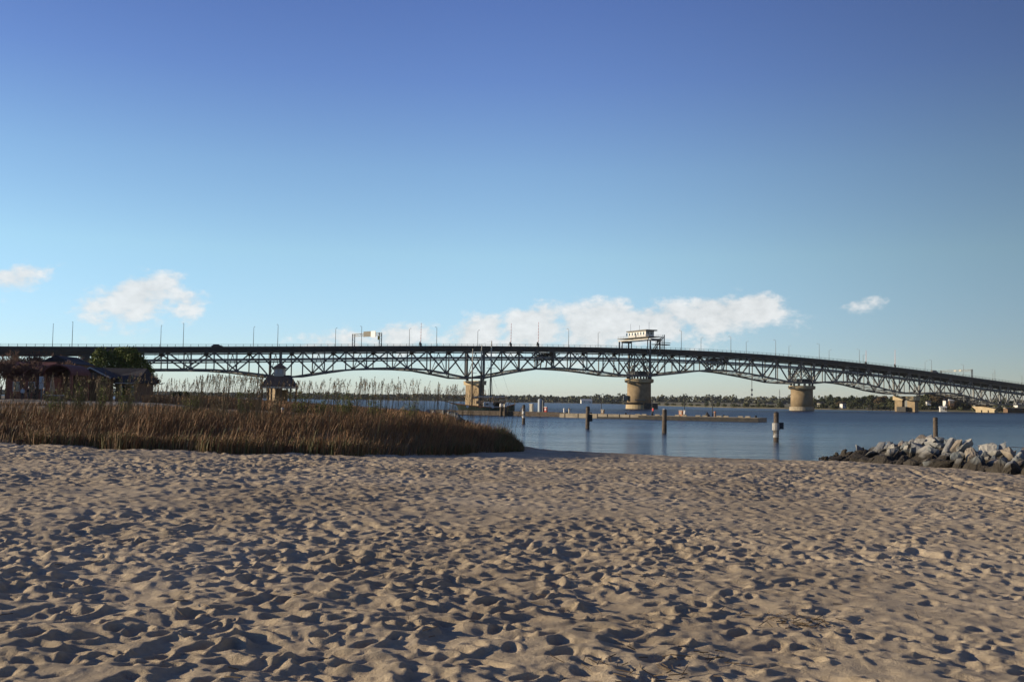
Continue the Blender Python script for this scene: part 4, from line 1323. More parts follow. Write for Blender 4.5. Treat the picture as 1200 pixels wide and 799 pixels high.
dock_item('kiosk_box', 798.0, .4, 1.2, .4, (M['white'], M['white']), 'narrow white cabinet at the foot of the dock lamp, right of the orange one', 'cabinet')
dock_item('covered_heap', 824.5, 1.5, .8, 1, (M['rubber'], M['rubber']), 'dark covered heap near the right end of the dock', 'heap', 'heap')
dock_item('power_pedestal', 833.8, .45, 1.1, .4, (brownp, orange), 'brown pedestal post right of the dark heap on the dock', 'pedestal', 'post')


# pilings standing in the water
def piling(px, top, base, r, lab, band=None, wedge=False):
    Y = EYE * F / (base - (469 + .014 * (px - 600)))
    X = col_x(px, Y, 0); zt = at(px, top, Y).z
    e = empty('channel_piling', (X, Y, 0), lab, 'piling', 'pilings standing in the water')
    mb = MB(); mb.tube([(X, Y, -1.5), (X, Y, .6), (X + .02, Y, zt)], [r * 1.08, r, r * .95], 12); mb.build('pile', M['pile'], e)
    MB().tube([(X + .02, Y, zt + .002), (X + .02, Y, zt + .12)], [r * 1.04, r * .55], 12).build('cap', M['rubber'] if band != 'pale' else M['metal_band'], e)
    if band == 'board':
        MB().box(X - .05, X + .62, Y - r - .12, Y - r - .02, zt - 1.9, zt - .95).build('marker_board', M['rubber'], e)
    if band == 'collar':
        MB().tube([(X, Y, zt - 1.65), (X, Y, zt - .95)], r * 1.45, 12).build('collar', M['metal_band'], e)
        MB().box(X + r * .9, X + r * 2.6, Y - .25, Y + .1, zt - 1.55, zt - .9).build('bracket', M['steel_dark'], e)
        MB().tube([(X, Y, .35), (X, Y, zt - 1.7)], [r * 1.12, r * 1.1], 12).build('sleeve', mat('worn_sleeve', (.30, .29, .27), .7, (.06, .05, .04), 2.2, stops=(.45, .55)), e)
    if band == 'white':
        MB().tube([(X, Y, zt - 1.9), (X, Y, zt - .5)], r * 1.04, 12).build('white_sleeve', mat('chipped_white', (.55, .54, .52), .7, (.05, .04, .035), 1.6, stops=(.48, .56)), e)


piling(613.5, 475, 496.5, .24, 'dark piling in the water closest to the grass tip', 'white')
piling(688.5, 477, 501.5, .27, 'dark piling with a small marker board, second from the left', 'board')
piling(778.5, 480, 507, .28, 'plain worn piling with pale cap, right of the round pier', 'pale')
piling(909.5, 484, 516.5, .26, 'thick piling with a pale metal collar and sleeve', 'collar')
# the piling behind the rocks
Y = 82.0
X = col_x(1096.5, Y, 0)
e = empty('channel_piling', (X, Y, 0), 'bare piling sticking up behind the rock breakwater', 'piling', 'pilings standing in the water')
MB().tube([(X, Y, -1.5), (X, Y, at(1096.5, 489.5, Y).z)], [.20, .18], 12).build('pile', M['pile'], e)
MB().tube([(X, Y, at(1096.5, 489.5, Y).z + .002), (X, Y, at(1096.5, 489.5, Y).z + .06)], [.19, .12], 12).build('cap', M['rubber'], e)


# ------------------------------------------------------------------ schooner
def schooner():
    Y = 246.0
    xb, xs_ = col_x(541, Y, 0), col_x(603, Y, 0)          # bow to the left, stern right
    L = xs_ - xb
    cx = (xb + xs_) / 2
    e = empty('schooner', (cx, Y, 0), 'three-masted schooner with bare masts moored behind the dock', 'sailing ship')
    st = 16; rows = []
    mb = MB()
    for i in range(st + 1):
        t = i / st; x = xb + L * t
        hw = 2.6 * math.sin(math.pi * min(.5, .06 + t * .62)) ** .8 * (1 if t < .8 else 1 - (t - .8) * 1.2)
        sheer = 1.55 + .9 * (1 - t) ** 2 + 1.2 * max(0, t - .55) ** 2 * 4
        rake = -1.4 * (1 - t) ** 3
        rows.append([(x, Y - hw * .25, -.8), (x + rake * .3, Y - hw * .85, .3), (x + rake, Y - hw, sheer), (x + rake, Y + hw, sheer), (x + rake * .3, Y + hw * .85, .3), (x, Y + hw * .25, -.8)])
    vs = [p for r in rows for p in r]; fs = []
    for i in range(st):
        for k in range(6):
            a = i * 6 + k; b = i * 6 + (k + 1) % 6
            fs.append((a, a + 6, b + 6, b))
    fs += [tuple(range(6)), tuple(reversed(range(st * 6, st * 6 + 6)))]
    mb.add(vs, fs)
    hull = mb.build('hull', mat('ship_hull', (.035, .05, .035), .5, (.06, .075, .05), 1), e)
    w = MB()
    for s_ in (2, 3):
        w.tube([Vector(r[s_]) + Vector((0, 0, .08)) for r in rows], .10, 5)
    w.build('rail', mat('varnished_rail', (.20, .09, .045), .5), hull)
    rx = mat('ship_cabin_wood', (.32, .20, .12), .6)
    MB().box(cx - 1.2, cx + 4.2, Y - 1.5, Y + 1.5, 1.8, 3.0).build('deckhouse', M['white'], e, bevel=.05)
    for k in range(3): MB().box(cx - .6 + k * 1.7, cx + .1 + k * 1.7, Y - 1.54, Y - 1.48, 2.35, 2.75).build('window', M['glass'], e)
    MB().box(xs_ - 5.2, xs_ - 2.2, Y - 1.5, Y + 1.5, 2.0, 3.4).build('aft_cabin', rx, e, bevel=.05)
    MB().box(xb + 3.5, xb + 5.4, Y - 1, Y + 1, 2.6, 3.4).build('fore_hatch', rx, e, bevel=.05)
    MB().box(xs_ - 1.0, xs_ + 1.0, Y - 2.2, Y + 2.2, 3.0, 3.2).build('stern_platform', M['rubber'], e)
    MB().tube([(xb - .8, Y, 2.3), (xb - 5.0, Y, 3.4)], [.16, .08], 7).build('bowsprit', rx, e)
    sailc = mat('furled_sail', (.50, .44, .36), .9, (.40, .34, .28), 2)
    prev = None
    for (px, top) in ((553.3, 408.5), (563.7, 404.5), (575.2, 399.5)):
        x = col_x(px, Y, 8); zt = at(px, top, Y).z
        m1 = MB().tube([(x, Y, 1), (x, Y, zt * .62), (x + .05, Y, zt)], [.20, .17, .10], 8).build('mast', mat('mast_paint', (.06, .045, .035), .6) if px != 553.3 else bpy.data.materials['mast_paint'] if 'mast_paint' in bpy.data.materials else M['pile'], e)
        MB().tube([(x, Y, zt * .62), (x + .05, Y, zt)], [.19, .12], 8).build('topmast', M['cream'], m1)
        MB().beam((x - 1.1, Y, zt * .63), (x + 1.1, Y, zt * .63), .1).build('spreader', M['cream'], m1)
        MB().tube([(x + .2, Y, 3.9), (x + 4.4, Y, 4.2)], .09, 6).build('boom', rx, m1)
        MB().tube([(x + .3, Y, 4.2), (x + 2.1, Y, 4.35), (x + 4.2, Y, 4.45)], [.22, .27, .13], 8).build('furled_sail', sailc, m1)
        r = MB()
        for sd in (-2.3, 2.3):
            for k in (-.7, 0, .7): r.beam((x + k, Y + sd, 2.6), (x, Y, zt * .62), .035)
        r.beam((x, Y, zt), (x - 4.2, Y, zt * .62 if prev is None else prev * .98), .03)
        r.beam((x, Y, zt * .98), (x + 4.8, Y, zt * .25), .03)
        r.build('rigging', M['rubber'], m1)
        prev = zt
    # bulwark fittings, life rings
    for k in range(4):
        x = cx - 5 + k * 3.1
        MB().tube([(x, Y - 2.55, 1.95), (x, Y - 2.65, 1.95)], .34, 12).build('life_ring', orange if k % 2 else M['white'], e)


schooner()
# two white pilings and posts by the ship's stern
for k, px in enumerate((588.8, 593.6)):
    p = dock_pt(px, 0, -.6)
    e = empty('mooring_post', (p.x, p.y, 0), 'dark mooring post with white top at the schooner stern, %s one' % ('left' if k == 0 else 'right'), 'mooring post', 'mooring posts beside the schooner stern')
    zt = at(px, 472.5, p.y).z
    MB().tube([p + Vector((0, 0, -1)), Vector((p.x, p.y, zt - .8))], .32, 10).build('post', M['pile'], e)
    MB().tube([Vector((p.x, p.y, zt - .8)), Vector((p.x, p.y, zt - .1)), Vector((p.x, p.y, zt))], [.36, .36, .1], 10).build('cap', M['white'], e)


# ------------------------------------------------------------------ people
def person(loc, h, facing, top_m, leg_m, hair_m, lab, pose='stand', hold=None):
    e = empty('person', loc, lab, 'person')
    s = h / 1.75

    def skinned(name, verts, edges, rads, m_, parent):
        me = bpy.data.meshes.new(name); me.from_pydata([Vector(v) * s for v in verts], edges, [])
        ob = bpy.data.objects.new(name, me); col.objects.link(ob)
        md = ob.modifiers.new('s', 'SKIN')
        for i, sv in enumerate(me.skin_vertices[0].data):
            q_ = rads[i] if isinstance(rads[i], tuple) else (rads[i], rads[i]); sv.radius = (q_[0] * s, q_[1] * s)
            sv.use_root = (i == 0)
        ob.modifiers.new('u', 'SUBSURF').levels = 1
        dg = bpy.context.evaluated_depsgraph_get(); dg.update()
        m2 = bpy.data.meshes.new_from_object(ob.evaluated_get(dg))
        m2.materials.clear(); m2.materials.append(m_)
        for p in m2.polygons: p.use_smooth = True
        ob.modifiers.clear(); ob.data = m2; bpy.data.meshes.remove(me)
        m2.name = name; ob.parent = parent
        return ob
    st = .14 if pose == 'walk' else .02
    kz, hipz = .48, .92
    V = [(0, 0, hipz), (0, 0, 1.12), (0, 0, 1.34), (0, 0, 1.47), (0, .01, 1.56), (0, .015, 1.68),
         (-.17, 0, 1.40), (-.21, -.02, 1.13), (-.20, .08, .92), (-.20, .12, .84), (.17, 0, 1.40), (.21, .02, 1.13), (.20, -.06, .92), (.20, -.08, .84),
         (-.09, 0, .86), (-.10, st * .7, kz), (-.10, st, .10), (-.10, st + .12, .03), (.09, 0, .86), (.10, -st * .5, kz), (.10, -st, .10), (.10, -st + .12, .03)]
    if pose == 'reach': V[11] = (.26, .14, 1.22); V[12] = (.22, .36, 1.28); V[13] = (.20, .43, 1.30)
    E = [(0, 1), (1, 2), (2, 3), (3, 4), (4, 5), (2, 6), (6, 7), (7, 8), (8, 9), (2, 10), (10, 11), (11, 12), (12, 13), (0, 14), (14, 15), (15, 16), (16, 17), (0, 18), (18, 19), (19, 20), (20, 21)]
    R = [(.14, .10), (.13, .10), (.15, .10), .055, .075, .085, .052, .042, .032, .026, .052, .042, .032, .026, .082, .058, .042, .035, .082, .058, .042, .035]
    skinned('body', V, E, R, M['skin'], e)
    Vt = [V[1], (0, 0, hipz + .02), V[2], (0, 0, 1.43), V[6], V[7], V[8], V[10], V[11], V[12]]
    skinned('jacket', Vt, [(0, 1), (0, 2), (2, 3), (2, 4), (4, 5), (5, 6), (2, 7), (7, 8), (8, 9)], [(.155, .125), (.16, .13), (.17, .125), .08, .07, .06, .05, .07, .06, .05], top_m, e)
    Vl = [(0, 0, hipz - .01), V[14], V[15], V[16], V[18], V[19], V[20]]
    skinned('trousers', Vl, [(0, 1), (1, 2), (2, 3), (0, 4), (4, 5), (5, 6)], [(.15, .115), .095, .072, .06, .095, .072, .06], leg_m, e)
    hb = MB(); c = Vector((0, -.012, 1.70)) * s
    for i in range(5):
        pass
    hb.tube([c + Vector((0, -.03, -.09)) * s, c + Vector((0, -.035, -.02)) * s, c + Vector((0, -.01, .05)) * s, c + Vector((0, 0, .09)) * s], [.06 * s, .098 * s, .088 * s, .03 * s], 12)
    hb.build('hair', hair_m, e, smooth=True, local=True)
    e.rotation_euler = (0, 0, facing)
    return e


cl = lambda n, c: mat(n, c, .85)
navy, black, paleb, redc, greyc, whitec = cl('navy_cloth', (.02, .025, .05)), cl('black_cloth', (.015, .015, .018)), cl('pale_blue_cloth', (.35, .42, .52)), cl('red_cloth', (.45, .06, .07)), cl('grey_cloth', (.15, .15, .16)), cl('white_cloth', (.65, .65, .66))
hgrey, hdark = cl('grey_hair', (.5, .49, .47)), cl('dark_hair', (.025, .018, .012))
p = dock_pt(761.8, 0, 1.5) + Vector((0, 0, .85))
person(p, 1.75, 2.2, redc, navy, hdark, 'person in a red top standing on the dock near the round pier', 'walk')
px, Y = 330.5, 66.0
person((col_x(px, Y, 2.0), Y, at(px, 479, Y).z - 1.6), 1.65, .3, black, navy, hgrey, 'grey-haired person in a dark jacket behind the dune grass', 'stand')
for (px, top, Y, tm, lm, hm, lab) in ((16.5, 456.5, 128, greyc, black, hdark, 'person in a grey top at the left edge behind the grass'), (26, 455.5, 130, paleb, navy, hdark, 'person in a pale blue top right of the grey-clad one'),
                                      (33.5, 455, 133, black, navy, hgrey, 'person in black with pale hair right of the pale blue top'), (40.5, 455, 131, black, black, hgrey, 'person in black next to the banner pole'),
                                      (51, 459.5, 127, navy, black, hgrey, 'person in navy left of the closed parasol')):
    zt = at(px, top, Y).z; g = ground1(col_x(px, Y, 2.6), Y)
    person((col_x(px, Y, g), Y, max(g, zt - 1.75)), 1.75, rng.uniform(0, 6), tm, lm, hm, lab, rng.choice(['stand', 'walk', 'reach']))


# ------------------------------------------------------------------ left bank: buildings, pavilion, trees
def left_bank():
    g = lambda px, Y: ground1(col_x(px, Y, 2.6), Y)
    # house with the round sign and long slate roof
    Y = 150.0
    xa, xr = col_x(84, Y, 3), col_x(128, Y, 3)
    z0 = 2.6
    zapex = at(108, 431.2, Y).z; zeave = at(87, 441, Y).z
    cxm = col_x(108.5, Y, 3)
    e = empty('gabled_hall', (cxm, Y, z0), 'dark gabled hall with a round grey disc in its gable', 'building')
    MB().box(xa + .5, xr - .5, Y, Y + 2.6, z0 - 1, zeave).build('wall', M['siding'], e)
    xm = (xa + xr) / 2
    gb = MB().add([(xa + .5, Y, zeave), (xr - .5, Y, zeave), (xm, Y, zapex - .15), (xa + .5, Y + 2.6, zeave), (xr - .5, Y + 2.6, zeave), (xm, Y + 2.6, zapex - .15)], [(0, 1, 2), (3, 5, 4), (0, 2, 5, 3), (1, 4, 5, 2)])
    gb.build('gable', M['siding'], e)
    rf = MB()
    for sx in (-1, 1):
        xe = xa - .3 if sx < 0 else xr + .3
        rf.add([(xe, Y - .5, zeave - .25), (xm, Y - .5, zapex), (xm, Y + 4.2, zapex), (xe, Y + 4.2, zeave - .25), (xe, Y - .5, zeave - .07), (xm, Y - .5, zapex + .18), (xm, Y + 4.2, zapex + .18), (xe, Y + 4.2, zeave - .07)],
               [(0, 1, 2, 3), (4, 7, 6, 5), (0, 4, 5, 1), (3, 2, 6, 7), (0, 3, 7, 4)])
    rf.build('roof', M['slate'], e)
    for sx in (-1, 1):
        xe = xa - .3 if sx < 0 else xr + .3
        MB().beam((xe, Y - .56, zeave - .2), (xm, Y - .56, zapex + .05), .08, .2).build('barge_board', M['trim'], e)
    zc = at(108.5, 440.5, Y).z
    MB().tube([(cxm, Y - .06, zc), (cxm, Y - .14, zc)], .52, 24).build('round_disc', M['alu'], e)
    # wing to the right
    xw = col_x(160, Y + 3, 3); zr = at(130, 431, Y + 6).z; ze2 = at(130, 448.5, Y).z
    e = empty('slate_hall', ((xr + xw) / 2, Y + 4, z0), 'long low building with big dark slate roof right of the round disc gable', 'building')
    MB().box(xr + .1, xw, Y + 2, Y + 10, z0 - 1, ze2).build('wall', M['siding'], e)
    r = MB(); a0, a1 = col_x(97, Y, 3), xw + .4
    r.add([(a0, Y + 2.7, ze2), (a1, Y + 1.2, ze2), (a1, Y + 6, zr), (a0, Y + 6, zr), (a0, Y + 11, ze2), (a1, Y + 11, ze2)], [(0, 1, 2, 3), (3, 2, 5, 4), (0, 3, 4), (1, 5, 2), (0, 4, 5, 1)])
    r.build('roof', M['slate'], e)
    MB().beam((xr + .35, Y + 1.14, ze2 - .02), (a1, Y + 1.14, ze2 - .02), .08, .1).build('gutter', M['trim'], e)
    for k in range(5):
        x = xr + .8 + k * (xw - xr - 1.4) / 5
        f = MB().box(x, x + .8, Y + 1.93, Y + 2.03, z0 + .9, ze2 - .4).build('window', M['trim'], e)
        MB().box(x + .08, x + .72, Y + 1.9, Y + 1.96, z0 + 1.0, ze2 - .5).build('pane', M['glass'], f)
    # arched maroon roof shelter
    Y = 142.0
    e = empty('arched_shelter', (col_x(66, Y, 3), Y, z0), 'open shelter with a maroon barrel-arched roof', 'shelter')
    xl, xr2 = col_x(51, Y, 3), col_x(84, Y, 3); xm = (xl + xr2) / 2; R = (xr2 - xl) / 2
    zt = at(68, 426.5, Y).z; zs = at(52, 439, Y).z
    r = MB(); n = 14; vs = []
    for yy in (Y - .5, Y + 6):
        for rad in (1.0, .90):
            for k in range(n + 1):
                a = math.pi * k / n
                vs.append((xm - math.cos(a) * R * rad * 1.05, yy, zs + math.sin(a) * (zt - zs) * (rad if rad == 1 else .86)))
    fs = []
    m1 = n + 1
    for k in range(n):
        fs += [(k, k + 1, 2 * m1 + k + 1, 2 * m1 + k), (m1 + k, 3 * m1 + k, 3 * m1 + k + 1, m1 + k + 1), (k, m1 + k, m1 + k + 1, k + 1), (2 * m1 + k, 2 * m1 + k + 1, 3 * m1 + k + 1, 3 * m1 + k)]
    r.add(vs, fs); r.build('arched_roof', M['roof_red'], e)
    for x in (xl + .15, xr2 - .15):
        for yy in (Y, Y + 5.5): MB().beam((x, yy, z0 - 1), (x, yy, zs + .1), .35).build('post', M['brick'], e)
    MB().box(xl + .3, xr2 - .3, Y + 5.6, Y + 5.9, z0 - 1, zs + .9).build('back_wall', M['siding'], e)
    # gabled houses behind
    for (px, top, eave, w, Yh, wall, roof, lab) in ((76.5, 417.5, 424.5, 4.2, 178, M['siding'], M['slate'], 'dark house gable peeking above the arched maroon roof'), (87.3, 423.5, 427.5, 3.4, 172, M['siding'], M['slate'], 'smaller brown house gable right of the taller one behind the shelter')):
        x = col_x(px, Yh, 5); za, zv = at(px, top, Yh).z, at(px, eave, Yh).z
        house('house', x, Yh, 2.6, w, 8, zv - 2.6, za - zv, 0, wall, roof, lab, ridge_x=False, windows=1, door=False)
    x = col_x(42, 165, 5)
    house('brick_house', x, 165, 2.6, 6, 8, at(42, 441, 165).z - 2.6, 2.4, 0, M['brick'], M['roof_red'], 'low brick house under bare trees left of the arched shelter', 'house')
    # closed parasol and banner
    Y = 134.0; x = col_x(60.5, Y, 3); zt = at(60.5, 438.5, Y).z
    e = empty('closed_parasol', (x, Y, z0), 'closed beige parasol standing before the arched shelter', 'parasol')
    MB().tube([(x, Y, z0 - .5), (x, Y, zt)], .04, 6).build('pole', M['galv'], e)
    MB().tube([(x, Y, z0 + .8), (x + .05, Y, z0 + 1.4), (x, Y, zt - 1.0), (x, Y, zt - .05)], [.24, .36, .22, .05], 9).build('canopy', mat('beige_canvas', (.36, .27, .19), .9, (.28, .20, .14), 3), e)
    Y = 136.0; x = col_x(48.3, Y, 3); zt = at(48.3, 441, Y).z
    e = empty('feather_sign', (x, Y, z0), 'narrow upright pale and blue notice board on a post', 'notice board')
    MB().beam((x, Y, z0 - .5), (x, Y, zt - .2), .12).build('post', M['galv'], e)
    MB().box(x - .32, x + .32, Y - .14, Y - .07, zt - 1.7, zt - .9).build('panel', M['trim'], e)
    MB().box(x - .32, x + .32, Y - .14, Y - .07, zt - .86, zt).build('panel', blue_grey, e)
    # low pale wall / table in front of the shelter
    e = empty('low_wall', (col_x(64, 130, 3), 130, z0), 'low grey wall in front of the shelter', 'wall')
    MB().box(col_x(54, 130, 3), col_x(73, 130, 3), 130, 130.5, z0 - .6, at(64, 463.6, 130).z).build('wall', M['siding'], e)
    MB().box(col_x(54, 130, 3) - .1, col_x(73, 130, 3) + .1, 129.9, 130.6, at(64, 463.6, 130).z, at(64, 463.6, 130).z + .12).build('coping', M['trim'], e)
    # pavilion
    Y = 168.0
    xl, xr_ = col_x(308, Y, 3), col_x(346, Y, 3); xm = (xl + xr_) / 2
    ze, zr = at(327, 453, Y).z, at(327, 439.5, Y).z; zc = at(327, 426.5, Y).z
    e = empty('pavilion', (xm, Y, z0), 'open pavilion with dark hipped roof and a white cupola', 'pavilion')
    w = (xr_ - xl) / 2; wt = w * .62
    r = MB(); dpt = w * .9
    r.add([(xm - w, Y - dpt, ze), (xm + w, Y - dpt, ze), (xm + w, Y + dpt, ze), (xm - w, Y + dpt, ze), (xm - wt, Y - dpt * .25, zr), (xm + wt, Y - dpt * .25, zr), (xm + wt, Y + dpt * .25, zr), (xm - wt, Y + dpt * .25, zr)],
          [(0, 1, 5, 4), (1, 2, 6, 5), (2, 3, 7, 6), (3, 0, 4, 7), (4, 5, 6, 7), (0, 3, 2, 1)])
    r.build('roof', M['slate'], e)
    MB().box(xm - w + .05, xm + w - .05, Y - dpt + .05, Y + dpt - .05, ze - .28, ze - .003).build('fascia', M['cream'], e)
    cu = MB().box(xm - .82, xm + .82, Y - .8, Y + .8, zr - .3, zc - .72).build('cupola', M['cream'], e)
    for x in (-.4, .4): MB().box(xm + x - .2, xm + x + .2, Y - .86, Y - .79, zr + .25, zc - .95).build('louvre', M['trim'], cu)
    cr = MB().add([(xm - 1.1, Y - 1.1, zc - .72), (xm + 1.1, Y - 1.1, zc - .72), (xm + 1.1, Y + 1.1, zc - .72), (xm - 1.1, Y + 1.1, zc - .72), (xm, Y, zc + .25)], [(0, 1, 4), (1, 2, 4), (2, 3, 4), (3, 0, 4), (0, 3, 2, 1)])
    cr.build('cupola_roof', M['slate'], e)
    for x in np.linspace(-w + .35, w - .35, 4):
        for yy in (-dpt + .3, dpt - .3): MB().beam((xm + x, Y + yy, z0 - 1.5), (xm + x, Y + yy, ze - .28), .24).build('post', M['siding'], e)
    MB().box(xm - w * .25, xm + w * .45, Y + .6, Y + 1.0, z0 - 1.5, ze - .5).build('inner_wall', mat('ochre_wall', (.19, .125, .06), .9), e)
    # promenade strip behind the dune
    mb = MB()
    xs_ = np.linspace(-100, -34, 40)
    vs = []
    for x in xs_:
        for yy in (96, 100, 106, 112): vs.append((x, yy, ground1(x, yy) + .05))
    fs = [(i * 4 + k, (i + 1) * 4 + k, (i + 1) * 4 + k + 1, i * 4 + k + 1) for i in range(39) for k in range(3)]
    mb.add(vs, fs); tag(mb.build('path', M['path'], smooth=True), kind='structure')
    # small round-topped bollards right of the big tree
    b0 = None
    for i, (px, top) in enumerate(((203.5, 458.8), (210.5, 457.8), (218.8, 458.6))):
        Yb = 122.0; x = col_x(px, Yb, 3); g0 = ground1(x, Yb); zt = at(px, top, Yb).z
        lab = 'small dark evergreen bush on the skyline right of the oak, %s from the left' % nth[i]
        bb = empty('small_bush', (x, Yb, g0), lab, 'bush', 'small bushes on the skyline')
        hh = zt - g0
        MB().tube([(x, Yb, g0 - .2), (x, Yb, zt - .4)], .05, 5).build('stem', M['bark'], bb)
        q, f = leaf_cloud([(0, 0, hh - .32, .30, .30, .34), (0, 0, hh * .55, .18, .18, .4)], 260, .09, 60 + i)
        npmesh('foliage', q, f, M['leaf_pine'], bb)


left_bank()


def big_tree():
    Y = 190.0
    e = empty('live_oak', (0, 0, 0), 'large dense green oak rising to the bridge deck behind the slate-roofed hall', 'tree')
    xm = col_x(141, Y, 5); g = 2.6
    ppm = F / Y
    def L(px, py, rx, rz, dy=0): p_ = at(px, py, Y); return (p_.x - xm, dy, p_.z - g, rx / ppm, rx / ppm, rz / ppm)
    lobes = [L(118, 418, 10, 9), L(133, 419, 12, 9, 1), L(148, 414, 13, 7), L(160, 420, 11, 8, -1), L(122, 430, 14, 10, -1), L(142, 428, 16, 11, 1), L(163, 431, 13, 11), L(171, 442, 9, 10, 1), L(150, 441, 16, 11, -1),
             L(113, 440, 9, 9), L(176, 446, 6, 6), L(130, 440, 14, 10, 2), L(116, 412, 5, 4), L(140, 411, 6, 4), L(155, 411, 6, 4), L(166, 450, 8, 6), L(174, 433, 5, 5), L(109, 424, 5, 6)]
    t = MB(); t.tube([(0, 0, -1), (.1, 0, 1.2), (0, .1, 3.2)], [.65, .5, .4], 9)
    for l in lobes: t.tube([(0, 0, 2.2), (l[0] * .5, l[1] * .5, l[2] * .6 + .5), (l[0], l[1], l[2])], [.24, .14, .05], 6)
    t.build('trunk', M['bark'], e, local=True)
    q, f = leaf_cloud(lobes, 26000, .17, 8)
    npmesh('crown', q, f, M['leaf_oak'], e)
    e.location = (xm, Y, g)


big_tree()


def bare_tree(seed, px, top, Y, spread, lab):
    rnd = random.Random(seed)
    x = col_x(px, Y, 5); H = at(px, top, Y).z - 2.6
    e = empty('bare_tree', (x, Y, 2.6), lab, 'tree', 'bare trees behind the left bank buildings')
    t = MB(); c = MB()

    def grow(p, d, ln, r, lv, mb):
        q = p + d * ln
        mid = p.lerp(q, .5) + Vector((rnd.uniform(-1, 1), rnd.uniform(-1, 1), 0)) * ln * .06
        mb.tube([p, mid, q], [r, r * .8, r * .6], 6 if lv < 2 else 3, cap=False)
        if lv >= 6: return
        for k in range(3 if lv > 1 else 4):
            nd = (d + Vector((rnd.gauss(0, spread), rnd.gauss(0, spread), rnd.gauss(.22, .25)))).normalized()
            grow(q if k else mid.lerp(q, .4), nd, ln * rnd.uniform(.62, .82), max(r * .58, .042), lv + 1, t if lv < 1 else c)
    grow(Vector((0, 0, -.5)), Vector((0, 0, 1)), H * .34, H * .022, 0, t)
    t.build('trunk', M['bark'], e, local=True); c.build('crown', M['twig'], e, local=True)


bare_tree(1, 10, 413, 205, .55, 'bare reddish tree at the left edge beside the hammerhead bridge pier')
bare_tree(2, 38, 415, 198, .6, 'wide bare reddish tree right of the hammerhead pier')
bare_tree(3, 62, 417, 210, .6, 'bare reddish tree left of the tallest house gable')
bare_tree(4, 92, 418, 200, .55, 'thin bare tree right of the house gables')
bare_tree(7, 2, 419, 138, .6, 'bare reddish tree close to the left edge before the dark house')
bare_tree(8, 26, 421, 140, .62, 'bare reddish tree above the people at the far left')
bare_tree(9, 44, 423, 146, .6, 'bare reddish tree just left of the arched shelter')
bare_tree(10, 84, 426, 156, .55, 'bare tree between the arched shelter and the disc gable')
bare_tree(5, -14, 412, 195, .6, 'bare tree cut by the left edge of the picture')
bare_tree(6, 178, 438, 175, .6, 'small leafless tree at the right foot of the large oak')


# ------------------------------------------------------------------ rocks
for i, (x_, y_, sc_, k) in enumerate(((-92, 120, .85, 0), (-98, 134, .95, 2), (-106, 150, 1.0, 0), (-112, 166, .95, 3), (-120, 182, 1.0, 0), (-88, 106, .6, 3), (-130, 200, 1.0, 2), (-101, 143, .8, 3), (-116, 174, .9, 0))):
    o = copy_tree(protos[k], (x_, y_, 2.3), i * 1.3, sc_, 'leafy tree on the left bank beyond the left edge of the view')
    o['group'] = 'trees on the left bank outside the view'


def rock_material(name, a, b):
    m_ = mat(name, a, .9, b, 1.6, bump=.9, bscale=5, stops=(.3, .7))
    nt = m_.node_tree; N, L = nt.nodes.new, nt.links.new
    p = nt.nodes['Principled BSDF']; src = p.inputs['Base Color'].links[0].from_socket
    g = N('ShaderNodeNewGeometry'); sp = N('ShaderNodeSeparateXYZ'); L(g.outputs['Position'], sp.inputs[0])
    n = N('ShaderNodeTexNoise'); n.inputs['Scale'].default_value = .9; L(g.outputs['Position'], n.inputs['Vector'])
    ad = N('ShaderNodeMath'); ad.operation = 'ADD'; L(sp.outputs['Z'], ad.inputs[0])
    mu = N('ShaderNodeMath'); mu.operation = 'MULTIPLY'; mu.inputs[1].default_value = -1.5; L(n.outputs['Fac'], mu.inputs[0]); L(mu.outputs[0], ad.inputs[1])
    mr = N('ShaderNodeMapRange'); mr.inputs['From Min'].default_value = -.08; mr.inputs['From Max'].default_value = .32; L(ad.outputs[0], mr.inputs['Value'])
    mx = N('ShaderNodeMix'); mx.data_type = 'RGBA'; mx.inputs['A'].default_value = (.035, .029, .022, 1)      # weed and wet below the tide mark
    L(mr.outputs[0], mx.inputs['Factor']); L(src, mx.inputs['B']); L(mx.outputs['Result'], p.inputs['Base Color'])
    return m_


RM = [rock_material('rock_pale', (.21, .20, .18), (.32, .305, .275)), rock_material('rock_grey', (.15, .15, .15), (.23, .23, .225)), rock_material('rock_tan', (.165, .14, .115), (.24, .205, .165)), rock_material('rock_pink', (.19, .155, .135), (.25, .21, .18)),
      rock_material('rock_slate', (.11, .12, .12), (.18, .19, .19))]
RN = ['pale', 'mid grey', 'tan', 'pinkish', 'dark slate']


def rock_mesh(seed, m_):
    rnd = random.Random(seed)
    bm = bmesh.new()
    for k in range(13):
        v = Vector((rnd.gauss(0, 1), rnd.gauss(0, 1), rnd.gauss(0, 1))).normalized()
        v = Vector((max(-.72, min(.72, v.x)), max(-.7, min(.7, v.y)), max(-.6, min(.6, v.z))))
        bm.verts.new(v * rnd.uniform(.8, 1.05))
    r = bmesh.ops.convex_hull(bm, input=bm.verts[:])
    bmesh.ops.delete(bm, geom=[g for g in r['geom_interior'] if isinstance(g, bmesh.types.BMVert)], context='VERTS')
    bmesh.ops.bevel(bm, geom=bm.edges[:], offset=.045, segments=1, affect='EDGES')
    bmesh.ops.subdivide_edges(bm, edges=[e_ for e_ in bm.edges if e_.calc_length() > .35], cuts=2, use_grid_fill=True)
    for v in bm.verts: v.co += Vector((rnd.gauss(0, .016), rnd.gauss(0, .016), rnd.gauss(0, .016)))
    me = bpy.data.meshes.new('boulder'); bm.to_mesh(me); bm.free(); me.materials.append(m_)
    return me


RMESH = [[rock_mesh(100 + 20 * m_i + k, RM[m_i]) for k in range(7)] for m_i in range(5)]


